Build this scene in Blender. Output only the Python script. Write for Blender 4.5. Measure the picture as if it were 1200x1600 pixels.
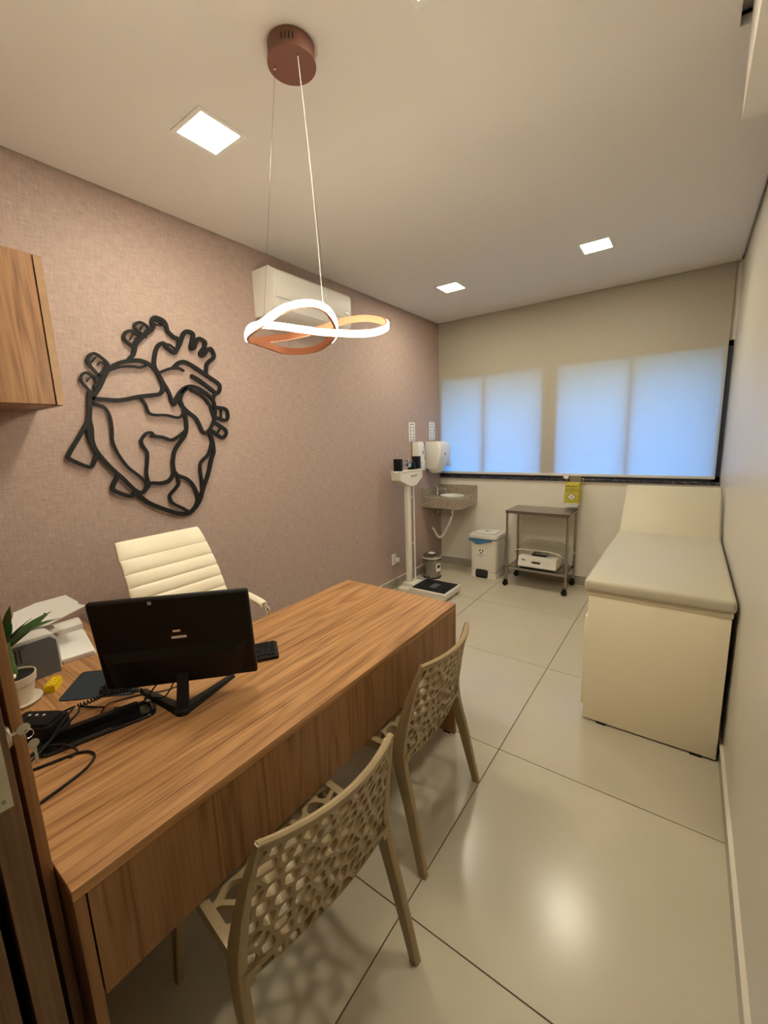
import bpy, bmesh, math, random
from mathutils import Vector, Matrix
for o in list(bpy.data.objects): bpy.data.objects.remove(o)
SC = bpy.context.scene
COL = SC.collection
# ------------------------------------------------------------------ camera
cam = bpy.data.cameras.new('camera'); co = bpy.data.objects.new('camera', cam); COL.objects.link(co)
cam.sensor_fit = 'HORIZONTAL'; cam.sensor_width = 36.0; cam.lens = 651.6*36/1200
cam.clip_start = .02
cr = Vector((0.81042908, 0.58480437, -0.03476412)); cu = Vector((-0.07476813, 0.16210544, 0.98393676)); cw = Vector((-0.58104598, 0.79481172, -0.17509969))
M = Matrix((cr, cu, -cw)).transposed().to_4x4(); M.translation = (2.4559, 0.0, 1.5917); co.matrix_world = M
SC.camera = co
# ------------------------------------------------------------------ world, exposure
wd = bpy.data.worlds.new('sky'); SC.world = wd; wd.use_nodes = True
nt = wd.node_tree; nt.nodes.clear()
sky = nt.nodes.new('ShaderNodeTexSky'); sky.sky_type = 'NISHITA'; sky.sun_disc = False
sky.sun_elevation = math.radians(38); sky.sun_rotation = math.radians(200)
bgn = nt.nodes.new('ShaderNodeBackground'); bgn.inputs["Strength"].default_value = 1.4
wo = nt.nodes.new('ShaderNodeOutputWorld')
tint = nt.nodes.new('ShaderNodeVectorMath'); tint.operation = 'MULTIPLY'; tint.inputs[1].default_value = (.42, 1.50, 2.85)   # daylight as a tungsten-balanced camera sees it
nt.links.new(sky.outputs[0], tint.inputs[0]); nt.links.new(tint.outputs[0], bgn.inputs[0]); nt.links.new(bgn.outputs[0], wo.inputs[0])
vs = SC.view_settings; vs.view_transform = 'Standard'; vs.look = 'None'; vs.gamma = 1; vs.use_curve_mapping = False
vs.exposure = 1.3
PANEL_S = 60.0; PANEL_C = (1.0, .92, .72); LED_S = 56.0; LED_C = (1.0, .90, .70)
# ------------------------------------------------------------------ dimensions
W, D, H = 2.695, 4.572, 2.858
ZD = .7475
# ------------------------------------------------------------------ material helpers
def mat(name, col, rough=.5, metal=0, bump=None, spec=.5, emit=None, var=None, coat=0):
    """bump=(scale, strength, distance); var=(scale, amount)"""
    m = bpy.data.materials.new(name); m.use_nodes = True; n = m.node_tree; b = n.nodes['Principled BSDF']
    b.inputs['Base Color'].default_value = (*col, 1); b.inputs['Roughness'].default_value = rough
    b.inputs['Metallic'].default_value = metal; b.inputs['Specular IOR Level'].default_value = spec
    b.inputs['Coat Weight'].default_value = coat
    tc = n.nodes.new('ShaderNodeTexCoord')
    if var:
        t = n.nodes.new('ShaderNodeTexNoise'); t.inputs['Scale'].default_value = var[0]; t.inputs['Detail'].default_value = 6
        n.links.new(tc.outputs['Object'], t.inputs['Vector'])
        r = n.nodes.new('ShaderNodeValToRGB'); a = var[1]
        r.color_ramp.elements[0].position = .3; r.color_ramp.elements[1].position = .7
        r.color_ramp.elements[0].color = (*[c*(1-a) for c in col], 1); r.color_ramp.elements[1].color = (*[min(1, c*(1+a)) for c in col], 1)
        n.links.new(t.outputs['Fac'], r.inputs[0]); n.links.new(r.outputs[0], b.inputs['Base Color'])
    if bump:
        t = n.nodes.new('ShaderNodeTexNoise'); t.inputs['Scale'].default_value = bump[0]; t.inputs['Detail'].default_value = 4
        n.links.new(tc.outputs['Object'], t.inputs['Vector'])
        bp = n.nodes.new('ShaderNodeBump'); bp.inputs['Strength'].default_value = bump[1]; bp.inputs['Distance'].default_value = bump[2]
        n.links.new(t.outputs['Fac'], bp.inputs['Height']); n.links.new(bp.outputs[0], b.inputs['Normal'])
    if emit:
        b.inputs['Emission Color'].default_value = (*emit[0], 1); b.inputs['Emission Strength'].default_value = emit[1]
    return m
def wood(name, axis, amp=1.55, dark=(.17,.070,.022), mid=(.37,.185,.072), light=(.52,.285,.125), seed=0.0, rough=.42):
    m = bpy.data.materials.new(name); m.use_nodes = True; n = m.node_tree; b = n.nodes['Principled BSDF']; L = n.links.new
    tc = n.nodes.new('ShaderNodeTexCoord'); mp = n.nodes.new('ShaderNodeMapping'); L(tc.outputs['Object'], mp.inputs['Vector'])
    sc = [7.0, 7.0, 7.0]; sc['xyz'.index(axis)] = .62; mp.inputs['Scale'].default_value = sc; mp.inputs['Location'].default_value = (seed, seed*1.7, seed*.6)
    big = n.nodes.new('ShaderNodeTexNoise'); big.inputs['Scale'].default_value = .9; big.inputs['Detail'].default_value = 3; big.inputs['Distortion'].default_value = .5
    L(mp.outputs[0], big.inputs['Vector'])
    ml = n.nodes.new('ShaderNodeMath'); ml.operation = 'MULTIPLY'; ml.inputs[1].default_value = 9.0; L(big.outputs['Fac'], ml.inputs[0])
    fr = n.nodes.new('ShaderNodeMath'); fr.operation = 'PINGPONG'; fr.inputs[1].default_value = .5; L(ml.outputs[0], fr.inputs[0])
    mp2 = n.nodes.new('ShaderNodeMapping'); L(tc.outputs['Object'], mp2.inputs['Vector'])
    sc2 = [120.0, 120.0, 120.0]; sc2['xyz'.index(axis)] = 2.2; mp2.inputs['Scale'].default_value = sc2
    fine = n.nodes.new('ShaderNodeTexNoise'); fine.inputs['Scale'].default_value = 1.0; fine.inputs['Detail'].default_value = 5; fine.inputs['Roughness'].default_value = .62
    L(mp2.outputs[0], fine.inputs['Vector'])
    mx = n.nodes.new('ShaderNodeMath'); mx.operation = 'MULTIPLY_ADD'; mx.inputs[1].default_value = .62; L(fr.outputs[0], mx.inputs[0])
    m3 = n.nodes.new('ShaderNodeMath'); m3.operation = 'MULTIPLY_ADD'; m3.inputs[1].default_value = amp; m3.inputs[2].default_value = .33-amp*.5; L(fine.outputs['Fac'], m3.inputs[0]); L(m3.outputs[0], mx.inputs[2])
    r = n.nodes.new('ShaderNodeValToRGB'); e = r.color_ramp.elements
    e[0].position = .12; e[0].color = (*dark, 1); e[1].position = .85; e[1].color = (*light, 1); k = e.new(.45); k.color = (*mid, 1)
    L(mx.outputs[0], r.inputs[0]); L(r.outputs[0], b.inputs['Base Color'])
    b.inputs['Roughness'].default_value = rough; b.inputs['Specular IOR Level'].default_value = .4
    bp = n.nodes.new('ShaderNodeBump'); bp.inputs['Strength'].default_value = .12; bp.inputs['Distance'].default_value = .002
    L(fine.outputs['Fac'], bp.inputs['Height']); L(bp.outputs[0], b.inputs['Normal'])
    return m
def weave(name, col, amt, plane, scale=150.0):
    """woven wallpaper: threads along two axes"""
    m = bpy.data.materials.new(name); m.use_nodes = True; n = m.node_tree; b = n.nodes['Principled BSDF']; L = n.links.new
    tc = n.nodes.new('ShaderNodeTexCoord'); outs = []
    for ax in plane:
        mp = n.nodes.new('ShaderNodeMapping'); s = [scale]*3; s['xyz'.index(ax)] = scale*.12; mp.inputs['Scale'].default_value = s
        L(tc.outputs['Object'], mp.inputs['Vector'])
        t = n.nodes.new('ShaderNodeTexNoise'); t.inputs['Scale'].default_value = 1; t.inputs['Detail'].default_value = 3; L(mp.outputs[0], t.inputs['Vector']); outs.append(t)
    ad = n.nodes.new('ShaderNodeMath'); ad.operation = 'ADD'; L(outs[0].outputs['Fac'], ad.inputs[0]); L(outs[1].outputs['Fac'], ad.inputs[1])
    r = n.nodes.new('ShaderNodeValToRGB'); e = r.color_ramp.elements; e[0].position = .35; e[1].position = .65
    h = n.nodes.new('ShaderNodeMath'); h.operation = 'MULTIPLY'; h.inputs[1].default_value = .5; L(ad.outputs[0], h.inputs[0]); L(h.outputs[0], r.inputs[0])
    e[0].color = (*[c*(1-amt) for c in col], 1); e[1].color = (*[c*(1+amt) for c in col], 1)
    L(r.outputs[0], b.inputs['Base Color']); b.inputs['Roughness'].default_value = .62; b.inputs['Specular IOR Level'].default_value = .35
    bp = n.nodes.new('ShaderNodeBump'); bp.inputs['Strength'].default_value = .35; bp.inputs['Distance'].default_value = .0015
    L(h.outputs[0], bp.inputs['Height']); L(bp.outputs[0], b.inputs['Normal'])
    return m
def granite(name, cols, scale=90):
    m = bpy.data.materials.new(name); m.use_nodes = True; n = m.node_tree; b = n.nodes['Principled BSDF']; L = n.links.new
    tc = n.nodes.new('ShaderNodeTexCoord'); v = n.nodes.new('ShaderNodeTexVoronoi'); v.inputs['Scale'].default_value = scale
    L(tc.outputs['Object'], v.inputs['Vector']); r = n.nodes.new('ShaderNodeValToRGB'); r.color_ramp.interpolation = 'CONSTANT'
    sp = n.nodes.new('ShaderNodeSeparateColor'); L(v.outputs['Color'], sp.inputs[0]); L(sp.outputs[0], r.inputs[0])
    e = r.color_ramp.elements; e[0].color = (*cols[0], 1); e[0].position = 0; e[1].color = (*cols[1], 1); e[1].position = .3
    for i, c in enumerate(cols[2:]): k = e.new(.55 + .25*i); k.color = (*c, 1)
    L(r.outputs[0], b.inputs['Base Color']); b.inputs['Roughness'].default_value = .25
    return m
MT = {}
MT['floor'] = mat('floor_tile', (.52,.465,.355), .225, spec=.5, var=(3, .035))
MT['grout'] = mat('grout', (.09,.065,.045), .9)
MT['wall_pink'] = weave('woven_mauve_wallpaper', (.395,.290,.252), .17, 'yz')
MT['wall_cream'] = mat('cream_paint', (.58,.54,.46), .38, bump=(160, .12, .001))
MT['wall_white'] = mat('off_white_paint', (.69,.64,.56), .5, bump=(140, .1, .001))
MT['ceil'] = mat('ceiling_paint', (.69,.65,.60), .7)
MT['gapdark'] = mat('shadow_gap', (.30,.25,.21), .8)
MT['base_tile'] = mat('skirting_tile', (.34,.31,.26), .3, var=(6,.04))
MT['base_white'] = mat('skirting_white', (.68,.62,.53), .45)
MT['wood_y'] = wood('wood_laminate_lengthwise', 'y')
MT['wood_z'] = wood('wood_laminate_upright', 'z', amp=1.05, seed=3.1, dark=(.125,.055,.02), mid=(.27,.13,.054), light=(.37,.19,.082))
MT['wood_x'] = wood('wood_laminate_crosswise', 'x', seed=5.3)
MT['wood_door'] = wood('door_wood', 'z', dark=(.10,.052,.026), mid=(.155,.083,.042), light=(.21,.115,.06), seed=7.7)
MT['edge'] = mat('wood_edge_band', (.30,.17,.075), .45, var=(30,.12))
MT['black'] = mat('black_plastic', (.006,.006,.0065), .45, spec=.25)
MT['gloss'] = mat('black_gloss', (.008,.008,.009), .16)
MT['rubber'] = mat('black_rubber', (.012,.012,.012), .7, spec=.2)
MT['art'] = mat('black_painted_wood', (.007,.007,.0075), .55, spec=.25)
MT['white'] = mat('white_plastic', (.72,.70,.65), .35)
MT['acw'] = mat('air_conditioner_white', (.74,.71,.66), .35)
MT['leather'] = mat('cream_leather', (.78,.71,.55), .42, bump=(220,.15,.001))
MT['chrome'] = mat('chrome', (.75,.73,.70), .14, 1)
MT['steel'] = mat('brushed_steel', (.38,.36,.335), .27, 1, var=(40,.1))
MT['copper'] = mat('copper_lacquer', (.55,.235,.13), .35, .35)
MT['copperd'] = mat('copper_canopy', (.20,.085,.058), .5, .15)
MT['chair'] = mat('tan_polypropylene', (.33,.245,.132), .42)
MT['enamel'] = mat('white_enamel', (.74,.70,.61), .3)
MT['vinyl'] = mat('beige_vinyl', (.50,.45,.335), .48, bump=(300,.1,.0006))
MT['mdf'] = mat('cream_laminate', (.84,.755,.56), .4)
MT['granite'] = granite('brown_granite', [(.36,.30,.23),(.29,.235,.175),(.41,.35,.275),(.20,.16,.12)], 150)
MT['granite_d'] = granite('dark_granite', [(.03,.03,.04),(.055,.055,.075),(.022,.022,.03),(.10,.10,.13)], 60)
MT['alu'] = mat('dark_window_aluminium', (.012,.014,.022), .4)
MT['grey'] = mat('grey_plastic', (.10,.10,.10), .5)
MT['greyl'] = mat('light_grey_plastic', (.60,.58,.54), .4)
MT['yellow'] = mat('yellow_plastic', (.78,.56,.01), .35)
MT['yellowc'] = mat('yellow_card', (.50,.41,.04), .6)
MT['blue'] = mat('blue_bag', (.055,.16,.30), .35)
MT['leaf'] = mat('leaf_green', (.022,.080,.018), .4, var=(25,.3))
MT['stem'] = mat('bamboo_green', (.09,.17,.04), .4, var=(40,.3))
MT['pot'] = mat('pot_ceramic', (.62,.54,.43), .5, var=(20,.08))
MT['pebble'] = mat('white_pebble', (.72,.69,.62), .6)
MT['mat'] = mat('mouse_mat_cloth', (.012,.020,.032), .8)
MT['paper'] = mat('paper', (.80,.79,.76), .8)
MT['ink'] = mat('black_ink', (.02,.02,.022), .7)
MT['red'] = mat('red_display', (.10,.01,.012), .2)
MT['brass'] = mat('nickel', (.60,.56,.47), .25, 1)
def emis(name, col, s):
    m = bpy.data.materials.new(name); m.use_nodes = True; n = m.node_tree; n.nodes.clear()
    e = n.nodes.new('ShaderNodeEmission'); e.inputs[0].default_value = (*col, 1); e.inputs[1].default_value = s
    o = n.nodes.new('ShaderNodeOutputMaterial'); n.links.new(e.outputs[0], o.inputs[0]); return m
MT['panel'] = emis('lit_panel', PANEL_C, PANEL_S)
MT['led'] = emis('lit_led_strip', LED_C, LED_S)
def glass_thin(name, tint, t):
    m = bpy.data.materials.new(name); m.use_nodes = True; n = m.node_tree; n.nodes.clear()
    a = n.nodes.new('ShaderNodeBsdfTransparent'); a.inputs[0].default_value = (*tint, 1)
    g = n.nodes.new('ShaderNodeBsdfGlossy'); g.inputs['Roughness'].default_value = .03
    x = n.nodes.new('ShaderNodeMixShader'); x.inputs[0].default_value = 1-t
    o = n.nodes.new('ShaderNodeOutputMaterial'); L = n.links.new
    L(a.outputs[0], x.inputs[1]); L(g.outputs[0], x.inputs[2]); L(x.outputs[0], o.inputs[0]); return m
MT['glass'] = glass_thin('window_glass', (.93,.97,1.0), .93)
MT['clear'] = glass_thin('clear_plastic', (.94,.94,.92), .93)
def shade():
    m = bpy.data.materials.new('roller_shade_fabric'); m.use_nodes = True; n = m.node_tree; n.nodes.clear(); L = n.links.new
    tc = n.nodes.new('ShaderNodeTexCoord'); mp = n.nodes.new('ShaderNodeMapping'); mp.inputs['Scale'].default_value = (8, 8, 260); L(tc.outputs['Object'], mp.inputs[0])
    t = n.nodes.new('ShaderNodeTexNoise'); t.inputs['Scale'].default_value = 1; L(mp.outputs[0], t.inputs['Vector'])
    r = n.nodes.new('ShaderNodeValToRGB'); e = r.color_ramp.elements; e[0].position = .3; e[1].position = .7
    e[0].color = (.49,.44,.355,1); e[1].color = (.56,.505,.41,1); L(t.outputs['Fac'], r.inputs[0])
    d = n.nodes.new('ShaderNodeBsdfDiffuse'); L(r.outputs[0], d.inputs[0])
    tr = n.nodes.new('ShaderNodeBsdfTranslucent'); tr.inputs[0].default_value = (.80,.80,.80,1)
    x = n.nodes.new('ShaderNodeMixShader'); x.inputs[0].default_value = .30; L(d.outputs[0], x.inputs[1]); L(tr.outputs[0], x.inputs[2])
    o = n.nodes.new('ShaderNodeOutputMaterial'); L(x.outputs[0], o.inputs[0]); return m
MT['shade'] = shade()
# ------------------------------------------------------------------ mesh helpers (world coordinates)
def nb(): return bmesh.new()
def box(bm, x0, y0, z0, x1, y1, z1, bev=0, seg=2):
    r = bmesh.ops.create_cube(bm, size=1)['verts']
    for v in r: v.co = Vector((x0 if v.co.x < 0 else x1, y0 if v.co.y < 0 else y1, z0 if v.co.z < 0 else z1))
    if bev:
        es = list({e for v in r for e in v.link_edges})
        bmesh.ops.bevel(bm, geom=es, offset=bev, segments=seg, profile=.5, affect='EDGES')
    return bm
def bx(*a, **k): return box(nb(), *a, **k)
def prism(bm, poly, ax, a, b):
    """poly: 2D points in the plane across axis ax (x->(y,z), y->(x,z), z->(x,y)), from a to b"""
    def P(p, t): return {'x': (t, p[0], p[1]), 'y': (p[0], t, p[1]), 'z': (p[0], p[1], t)}[ax]
    A = [bm.verts.new(P(p, a)) for p in poly]; B = [bm.verts.new(P(p, b)) for p in poly]; n = len(poly)
    bm.faces.new(A); bm.faces.new(B[::-1])
    for i in range(n): bm.faces.new((A[i], B[i], B[(i+1) % n], A[(i+1) % n]))
    bmesh.ops.recalc_face_normals(bm, faces=bm.faces); return bm
def tube(bm, pts, r, n=8, closed=False, caps=True):
    pts = [Vector(p) for p in pts]; N = len(pts); rs = r if isinstance(r, (list, tuple)) else [r]*N
    rings = []; up = None
    for i, p in enumerate(pts):
        a = pts[i-1] if (i or closed) else p; b = pts[(i+1) % N] if (i < N-1 or closed) else p
        t = (b-a).normalized()
        if up is None: up = t.orthogonal().normalized()
        up = (up - t*up.dot(t)); up = up.normalized() if up.length > 1e-6 else t.orthogonal().normalized()
        s = t.cross(up)
        rings.append([bm.verts.new(p + (up*math.cos(k*2*math.pi/n) + s*math.sin(k*2*math.pi/n))*rs[i]) for k in range(n)])
    for i in range(N if closed else N-1):
        A, B = rings[i], rings[(i+1) % N]
        for k in range(n): bm.faces.new((A[k], A[(k+1) % n], B[(k+1) % n], B[k]))
    if caps and not closed: bm.faces.new(rings[0][::-1]); bm.faces.new(rings[-1])
    bmesh.ops.recalc_face_normals(bm, faces=bm.faces); return bm
def tb(pts, r, n=8, **k): return tube(nb(), pts, r, n, **k)
def lathe(bm, prof, c, n=28, ax='z'):
    c = Vector(c); rings = []
    for r, h in prof:
        ring = []
        for k in range(n):
            a = k*2*math.pi/n; u, v = r*math.cos(a), r*math.sin(a)
            ring.append(bm.verts.new(c + Vector({'z': (u, v, h), 'x': (h, u, v), 'y': (u, h, v)}[ax])))
        rings.append(ring)
    for A, B in zip(rings, rings[1:]):
        for k in range(n): bm.faces.new((A[k], A[(k+1) % n], B[(k+1) % n], B[k]))
    bm.faces.new(rings[0]); bm.faces.new(rings[-1])
    bmesh.ops.recalc_face_normals(bm, faces=bm.faces); return bm
def lt(prof, c, n=28, ax='z'): return lathe(nb(), prof, c, n, ax)
def sweep(bm, secs):
    """secs: list of lists of points (equal length) -> lofted closed body"""
    R = [[bm.verts.new(p) for p in s] for s in secs]; n = len(secs[0])
    for A, B in zip(R, R[1:]):
        for k in range(n): bm.faces.new((A[k], A[(k+1) % n], B[(k+1) % n], B[k]))
    bm.faces.new(R[0]); bm.faces.new(R[-1])
    bmesh.ops.recalc_face_normals(bm, faces=bm.faces); return bm
def cat(pts, k=6, closed=False):
    pts = [Vector(p) for p in pts]; N = len(pts); out = []
    g = (lambda i: pts[i % N]) if closed else (lambda i: pts[min(max(i, 0), N-1)])
    for i in range(N if closed else N-1):
        a, b, c, d = g(i-1), g(i), g(i+1), g(i+2)
        for j in range(k):
            t = j/k; out.append(.5*((2*b) + (c-a)*t + (2*a-5*b+4*c-d)*t*t + (3*b-a-3*c+d)*t**3))
    if not closed: out.append(pts[-1])
    return out
def rrect(x0, y0, x1, y1, r, k=4):
    o = []
    for cx, cy, a in ((x1-r, y1-r, 0), (x0+r, y1-r, 90), (x0+r, y0+r, 180), (x1-r, y0+r, 270)):
        for j in range(k+1): t = math.radians(a + 90*j/k); o.append((cx+r*math.cos(t), cy+r*math.sin(t)))
    return o
# ------------------------------------------------------------------ object helpers
ROOT = {}
def link(name, bm, m, smooth=True):
    me = bpy.data.meshes.new(name); bm.to_mesh(me); bm.free()
    for x in (m if isinstance(m, (list, tuple)) else [m]): me.materials.append(MT[x] if isinstance(x, str) else x)
    if smooth:
        me.shade_smooth() if hasattr(me, 'shade_smooth') else None
        try: me.set_sharp_from_angle(angle=math.radians(35))
        except Exception: pass
    o = bpy.data.objects.new(name, me); COL.objects.link(o); return o
def thing(name, label, cat_, loc=(0, 0, 0), group=None, rz=0):
    o = bpy.data.objects.new(name, None); COL.objects.link(o); o.location = loc; o.empty_display_size = .05
    o.rotation_euler = (0, 0, rz); o['label'] = label; o['category'] = cat_
    if group: o['group'] = group
    ROOT[o.name] = Vector(loc); return o
def origin(o):
    if o.name in ROOT: return ROOT[o.name]
    return origin(o.parent) if o.parent else Vector((0, 0, 0))
def part(name, bm, m, parent, local=False, label=None, smooth=True, stuff=False):
    if not local: bmesh.ops.translate(bm, verts=bm.verts, vec=-origin(parent))
    o = link(name, bm, m, smooth); o.parent = parent
    if label: o['label'] = label
    if stuff: o['kind'] = 'stuff'
    return o
def single(name, bm, m, label, cat_, group=None, smooth=True):
    xs = [v.co for v in bm.verts]; lo = Vector([min(c[i] for c in xs) for i in range(3)]); hi = Vector([max(c[i] for c in xs) for i in range(3)])
    b = Vector(((lo.x+hi.x)/2, (lo.y+hi.y)/2, lo.z)); bmesh.ops.translate(bm, verts=bm.verts, vec=-b)
    o = link(name, bm, m, smooth); o.location = b; o['label'] = label; o['category'] = cat_
    if group: o['group'] = group
    ROOT[o.name] = b; return o
def struct(name, bm, m, label=None, parent=None, smooth=False):
    o = link(name, bm, m, smooth); o['kind'] = 'structure'
    if label: o['label'] = label
    if parent: o.parent = parent
    return o
def subd(o, lv=1):
    s = o.modifiers.new('sub', 'SUBSURF'); s.levels = lv; s.render_levels = lv; return o
def text(s, size, m, parent, loc, xdir, ydir, name='lettering', depth=.0006):
    cv = bpy.data.curves.new('t', 'FONT'); cv.body = s; cv.size = size; cv.align_x = 'CENTER'; cv.align_y = 'CENTER'; cv.extrude = depth
    o = bpy.data.objects.new('t', cv); COL.objects.link(o); bpy.context.view_layer.update()
    me = bpy.data.meshes.new_from_object(o.evaluated_get(bpy.context.evaluated_depsgraph_get())); bpy.data.objects.remove(o)
    bm = nb(); bm.from_mesh(me); bpy.data.meshes.remove(me)
    X, Y = Vector(xdir).normalized(), Vector(ydir).normalized(); Z = X.cross(Y)
    R = Matrix((X, Y, Z)).transposed().to_4x4(); R.translation = loc
    bmesh.ops.transform(bm, matrix=R, verts=bm.verts)
    return part(name, bm, m, parent, smooth=False)
def ribbon(bm, pts, w, ax_a, ax_b, closed=False, plane='yz'):
    """flat ribbon of width w following 2D points, thick from ax_a to ax_b across the plane"""
    N = len(pts); L_, R_ = [], []
    for i in range(N):
        a = pts[i-1] if (i or closed) else pts[i]; b = pts[(i+1) % N] if (i < N-1 or closed) else pts[i]
        t = Vector((b[0]-a[0], b[1]-a[1])); t = t.normalized() if t.length > 1e-9 else Vector((1, 0)); nrm = Vector((-t.y, t.x))*w/2
        L_.append((pts[i][0]+nrm.x, pts[i][1]+nrm.y)); R_.append((pts[i][0]-nrm.x, pts[i][1]-nrm.y))
    def P(p, h): return {'yz': (h, p[0], p[1]), 'xz': (p[0], h, p[1]), 'xy': (p[0], p[1], h)}[plane]
    secs = [[bm.verts.new(P(L_[i], ax_a)), bm.verts.new(P(L_[i], ax_b)), bm.verts.new(P(R_[i], ax_b)), bm.verts.new(P(R_[i], ax_a))] for i in range(N)]
    for i in range(N if closed else N-1):
        A, B = secs[i], secs[(i+1) % N]
        for k in range(4): bm.faces.new((A[k], A[(k+1) % 4], B[(k+1) % 4], B[k]))
    if not closed: bm.faces.new(secs[0]); bm.faces.new(secs[-1][::-1])
    return bm
# ================================================================== THE ROOM
random.seed(4)
fl = struct('floor', bx(-.05, -1.35, -.12, W+.05, D+.05, -.003), 'grout', 'large square greige porcelain floor tiles with thin dark joints')
xs = [0, .882, 1.782, W]; ys = [-1.3, -.852, .048, .948, 1.848, 2.748, 3.648, D]
for i in range(3):
    for j in range(7):
        o = link('tile', bx(xs[i]+.0021, ys[j]+.0021, -.01, xs[i+1]-.0021, ys[j+1]-.0021, 0, bev=.0008, seg=1), 'floor', False); o.parent = fl
struct('wall_left', bx(-.15, -1.35, 0, 0, D+.3, 3.05), 'wall_pink', 'mauve woven wallpaper wall')
struct('wall_right', bx(W, -1.35, 0, W+.15, D+.3, 3.05), 'wall_cream', 'plain cream painted wall')
WX0, WX1, WZ0, WZ1 = .01, 2.688, 1.118, 2.275
b = nb()
box(b, 0, D, 0, W, D+.20, WZ0); box(b, 0, D, WZ1, W, D+.20, 3.05); box(b, 0, D, WZ0, WX0, D+.2, WZ1); box(b, WX1, D, WZ0, W, D+.2, WZ1)
box(b, 1.20, D+.001, WZ0, 1.338, D+.2, WZ1)
box(b, -.1, D+.2, WZ1-.02, W+.1, D+1.1, WZ1+.12)  # unseen outer eave, added so daylight fades softly at the blind's top
struct('wall_back', b, 'wall_white', 'off-white wall under the wide window')
struct('wall_front', bx(0, -.10, 0, 1.50, .052, 3.05), 'wall_white', 'partition wall beside the doorway')
struct('wall_hall', bx(-.05, -1.45, 0, W+.05, -1.35, 3.05), 'wall_white')
b = nb(); box(b, .014, -1.35, H, 2.488, D-.045, H+.03); box(b, 2.488, 2.0, H, 2.680, D-.045, H+.03); box(b, 2.66, 2.0, H+.0302, W, D-.045, H+.05); box(b, 0, -1.35, H+.045, .03, D-.045, H+.06); box(b, 2.45, -1.35, H+.055, W, 2.02, H+.07)
ce = struct('ceiling', b, 'ceil', 'flat dropped ceiling with a shadow gap at the walls')
o = link('ceiling_slab', bx(-.05, -1.4, 3.05, W+.05, D+.3, 3.15), 'gapdark', False); o.parent = ce
struct('ceiling_soffit', bx(2.516, .75, 2.572, W, 1.974, 3.05), 'ceil', 'boxed soffit dropping below the ceiling along the right wall')
# skirtings
b = nb(); box(b, 0, .1, 0, .011, D, .095, bev=.002); struct('baseboard_left', b, 'base_tile', 'tile skirting along the mauve wall')
b = nb(); box(b, 0, D-.011, 0, W, D, .095, bev=.002); struct('baseboard_back', b, 'base_tile', 'tile skirting under the window wall')
b = nb(); box(b, W-.012, -1.3, 0, W, D, .082, bev=.002); struct('baseboard_right', b, 'base_tile', 'skirting along the cream wall')
b = nb(); box(b, W-.014, -1.3, .082, W, D, .088); o = link('skirting_cap', b, 'base_white', False); o.parent = bpy.data.objects['baseboard_right']
b = nb(); box(b, 0, .1, .095, .013, D, .101); o = link('skirting_cap', b, 'base_white', False); o.parent = bpy.data.objects['baseboard_left']
b = nb(); box(b, 0, D-.013, .095, W, D, .101); o = link('skirting_cap', b, 'base_white', False); o.parent = bpy.data.objects['baseboard_back']
# window
wf = nb(); y0, y1 = D-.010, D+.055
for a in ((WX0, WZ0, WX1, WZ0+.045), (WX0, WZ1-.045, WX1, WZ1), (WX0, WZ0, WX0+.03, WZ1), (WX1-.055, WZ0, WX1, WZ1)): box(wf, a[0], y0, a[1], a[2], y1, a[3])
win = struct('window_1', wf, 'alu', 'wide dark aluminium window behind the roller blind')
for x in (.562, 1.983):
    o = link('mullion', bx(x-.015, D-.010, WZ0+.045, x+.015, D+.04, WZ1-.045), 'alu', False); o.parent = win
for x in (1.185, 1.333):
    o = link('mullion', bx(x, D-.010, WZ0+.045, x+.02, D+.04, WZ1-.045), 'alu', False); o.parent = win
for a, c in ((WX0+.03, .545), (.579, 1.185), (1.353, 1.966), (2.0, WX1-.055)):
    o = link('pane', bx(a, D+.030, WZ0+.045, c, D+.034, WZ1-.045), 'glass', False); o.parent = win
o = link('window_sill', bx(0, D-.022, WZ0-.03, W, D+.2, WZ0, bev=.003), 'granite_d'); o.parent = win; o['label'] = 'dark granite window sill'
# roller blind
t = thing('roller_blind', 'wide translucent beige roller blind covering the window wall from ceiling to sill', 'blind', (1.33, D-.035, 1.146))
b = nb(); box(b, .003, D-.0305, 1.16, 2.655, D-.0295, 2.93); part('fabric', b, 'shade', t, smooth=False)
part('bottom_bar', bx(.003, D-.042, 1.143, 2.655, D-.022, 1.168, bev=.004), 'greyl', t)
part('roller_tube', tb([(.003, D-.012, 2.95), (2.655, D-.012, 2.95)], .022, 14), 'greyl', t)
# door leaf at the near left, its casing, the tall gable panel
struct('trim_1', bx(1.498, -.10, 0, 1.55, .0685, 2.12, bev=.002), 'wood_door', 'dark wooden door casing')
dr = struct('door_1', bx(.70, .0855, .01, 1.55, .127, 2.1, bev=.0015), 'wood_door', 'dark wooden door leaf seen edge on')
o = link('lock_plate', bx(1.549, .094, .985, 1.5525, .118, 1.175, bev=.001), 'brass'); o.parent = dr
for z in (1.0, 1.16):
    q = link('screw', lt([(.0035, 0), (.0035, .001), (.0015, .0015)], (1.5525, .106, z), 10, 'x'), 'steel'); q.parent = o
o = link('lock_rosette', lt([(.024, .127), (.024, .131), (.019, .135), (.019, .1372), (.004, .1373)], (1.503, 0, 1.088), 20, 'y'), 'brass'); o.parent = dr
t = thing('key_ring', 'nickel keys on a ring hanging in the door lock', 'keys', (1.503, .150, 1.03))
b = nb(); box(b, 1.5005, .125, 1.0855, 1.5055, .147, 1.0905)
part('key_blade', b, 'brass', t)
b = lt([(.008, -.0012), (.0105, -.0008), (.0105, .0008), (.008, .0012)], (1.503, .157, 1.088), 18, 'x'); part('key_bow', b, 'brass', t)
ringp = [(1.503+.003*math.sin(a), .163+.007*math.cos(a), 1.074+.010*math.sin(a)) for a in [k*math.pi/8 for k in range(16)]]
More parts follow.
